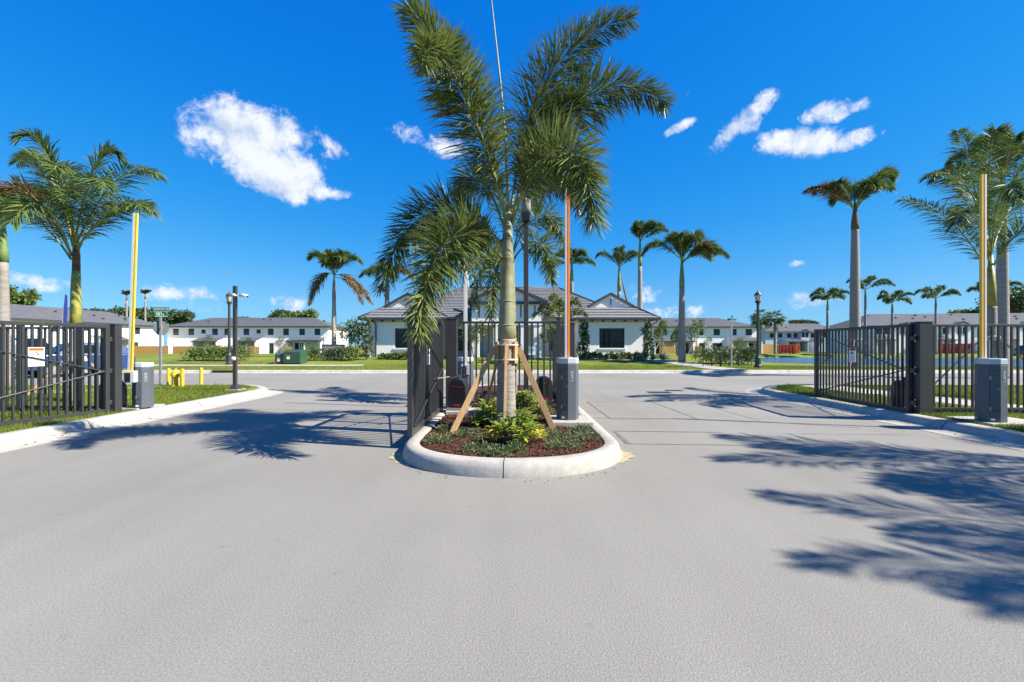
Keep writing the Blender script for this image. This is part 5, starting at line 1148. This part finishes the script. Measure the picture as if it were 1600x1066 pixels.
# ------------------------------------------------------------------ vehicles
def car(label, loc, rz, m, cat='car', L=4.6, W=1.85, H=1.7, van=False):
    root = thing('parked_car', label, cat, loc, rz, 'parked vehicles'); h = W/2
    low = [(-L/2,.35),(-L/2,.75),(-L/2+.1,.95),(-L/2+.9 if not van else -L/2+.3,1.05),(L/2-.35,1.02),(L/2-.04,.9),(L/2,.6),(L/2-.05,.32)]
    top = [(-L/2+(.95 if not van else .55),1.03),(-L/2+(1.6 if not van else 1.2),H-.07),(-L/2+(2.0 if not van else 1.6),H),(L/2-.75,H-.02),(L/2-.35,H-.2),(L/2-.2,1.02)]
    def loft(poly, hs):
        mb = MB(); n = len(poly)
        for (y, ins, dz) in hs:
            for (x, z) in poly: mb.v.append((x*(1-ins), y, z))
        for k in range(len(hs)-1):
            for i in range(n): mb.f.append((k*n+i, k*n+(i+1)%n, (k+1)*n+(i+1)%n, (k+1)*n+i))
        mb.f.append(tuple(range(n-1,-1,-1))); mb.f.append(tuple((len(hs)-1)*n+i for i in range(n))); return mb
    loft(low, [(-h,.02,0),(-h+.06,0,0),(h-.06,0,0),(h,.02,0)]).build('body', m, root, bevel=.03, fix=True)
    mb = MB(); n = len(top)
    for s in (-1,1):
        for (x, z) in top: mb.v.append((x, s*(h-.04-.16*max(0,(z-1.03))/(H-1.03)), z))
    mb.f += [tuple(range(n)), tuple(range(2*n-1,n-1,-1))] + [(i,n+i,n+(i+1)%n,(i+1)%n) for i in range(n)]
    cab = mb.build('cabin', m, root, bevel=.03, fix=True)
    for s in (-1,1):
        for (xa, xb) in ((-L/2+1.65,-L/2+2.45),(-L/2+2.55,L/2-1.35),(L/2-1.25,L/2-.6)):
            z0, z1 = 1.10, H-.13; y0 = s*(h-.03-.16*.08); y1 = s*(h-.03-.16*.82)
            MB().quad((xa-(.3 if xa < -L/2+2 else 0),y0,z0),(xb,y0,z0),(xb-.03,y1,z1),(xa+.05,y1,z1)).build('side_window', 'glass', cab)
    for (xa, za, xb, zb) in ((-L/2+(.98 if not van else .58),1.09,-L/2+(1.55 if not van else 1.15),H-.13),(L/2-.17,1.10,L/2-.34,H-.24)):
        o = -.03 if xa < 0 else .03; MB().quad((xa+o,-h+.17,za),(xa+o,h-.17,za),(xb+o,h-.24,zb),(xb+o,-h+.24,zb)).build('windscreen' if xa < 0 else 'rear_window', 'glass', cab)
    for x in (-L/2+.85, L/2-.9):
        for s in (-1,1):
            w = MB().tube([(x,s*(h-.20),.34),(x,s*(h+.02),.34)], .34, 18).build('wheel', 'tyre', root); MB().tube([(x,s*(h+.021),.34),(x,s*(h+.03),.34)], .21, 12).build('hubcap', 'rim', w)
    for s in (-1,1):
        MB().box(-L/2-.015,-L/2+.1,s*(h-.38)-.18,s*(h-.38)+.18,.70,.86).build('headlight', 'headlight', root); MB().box(L/2-.06,L/2+.012,s*(h-.22)-.12,s*(h-.22)+.12,.70,.95).build('tail_light', 'tail_red', root)
        MB().box(-L/2+1.55,-L/2+1.75,s*(h+.08)-.07,s*(h+.08)+.07,1.05,1.2).build('mirror', m, root)
    MB().box(-L/2-.03,-L/2+.05,-h+.15,h-.15,.32,.48).build('bumper', 'operator_plastic', root)
    return root
car('blue car parked on the street behind the left palm trunk', (px_x(120,21.8),21.8,0), R(62), 'car_blue', L=4.0, H=1.6)
car('white van parked on the street behind the left gate leaf', (px_x(8,23.0),23.0,0), R(180), 'car_white', 'van', L=4.7, H=1.95, van=True)
car('dark car parked at the far right behind the fence', (px_x(1612,58),58,-.1), R(0), 'car_black', L=4.8, H=1.6)
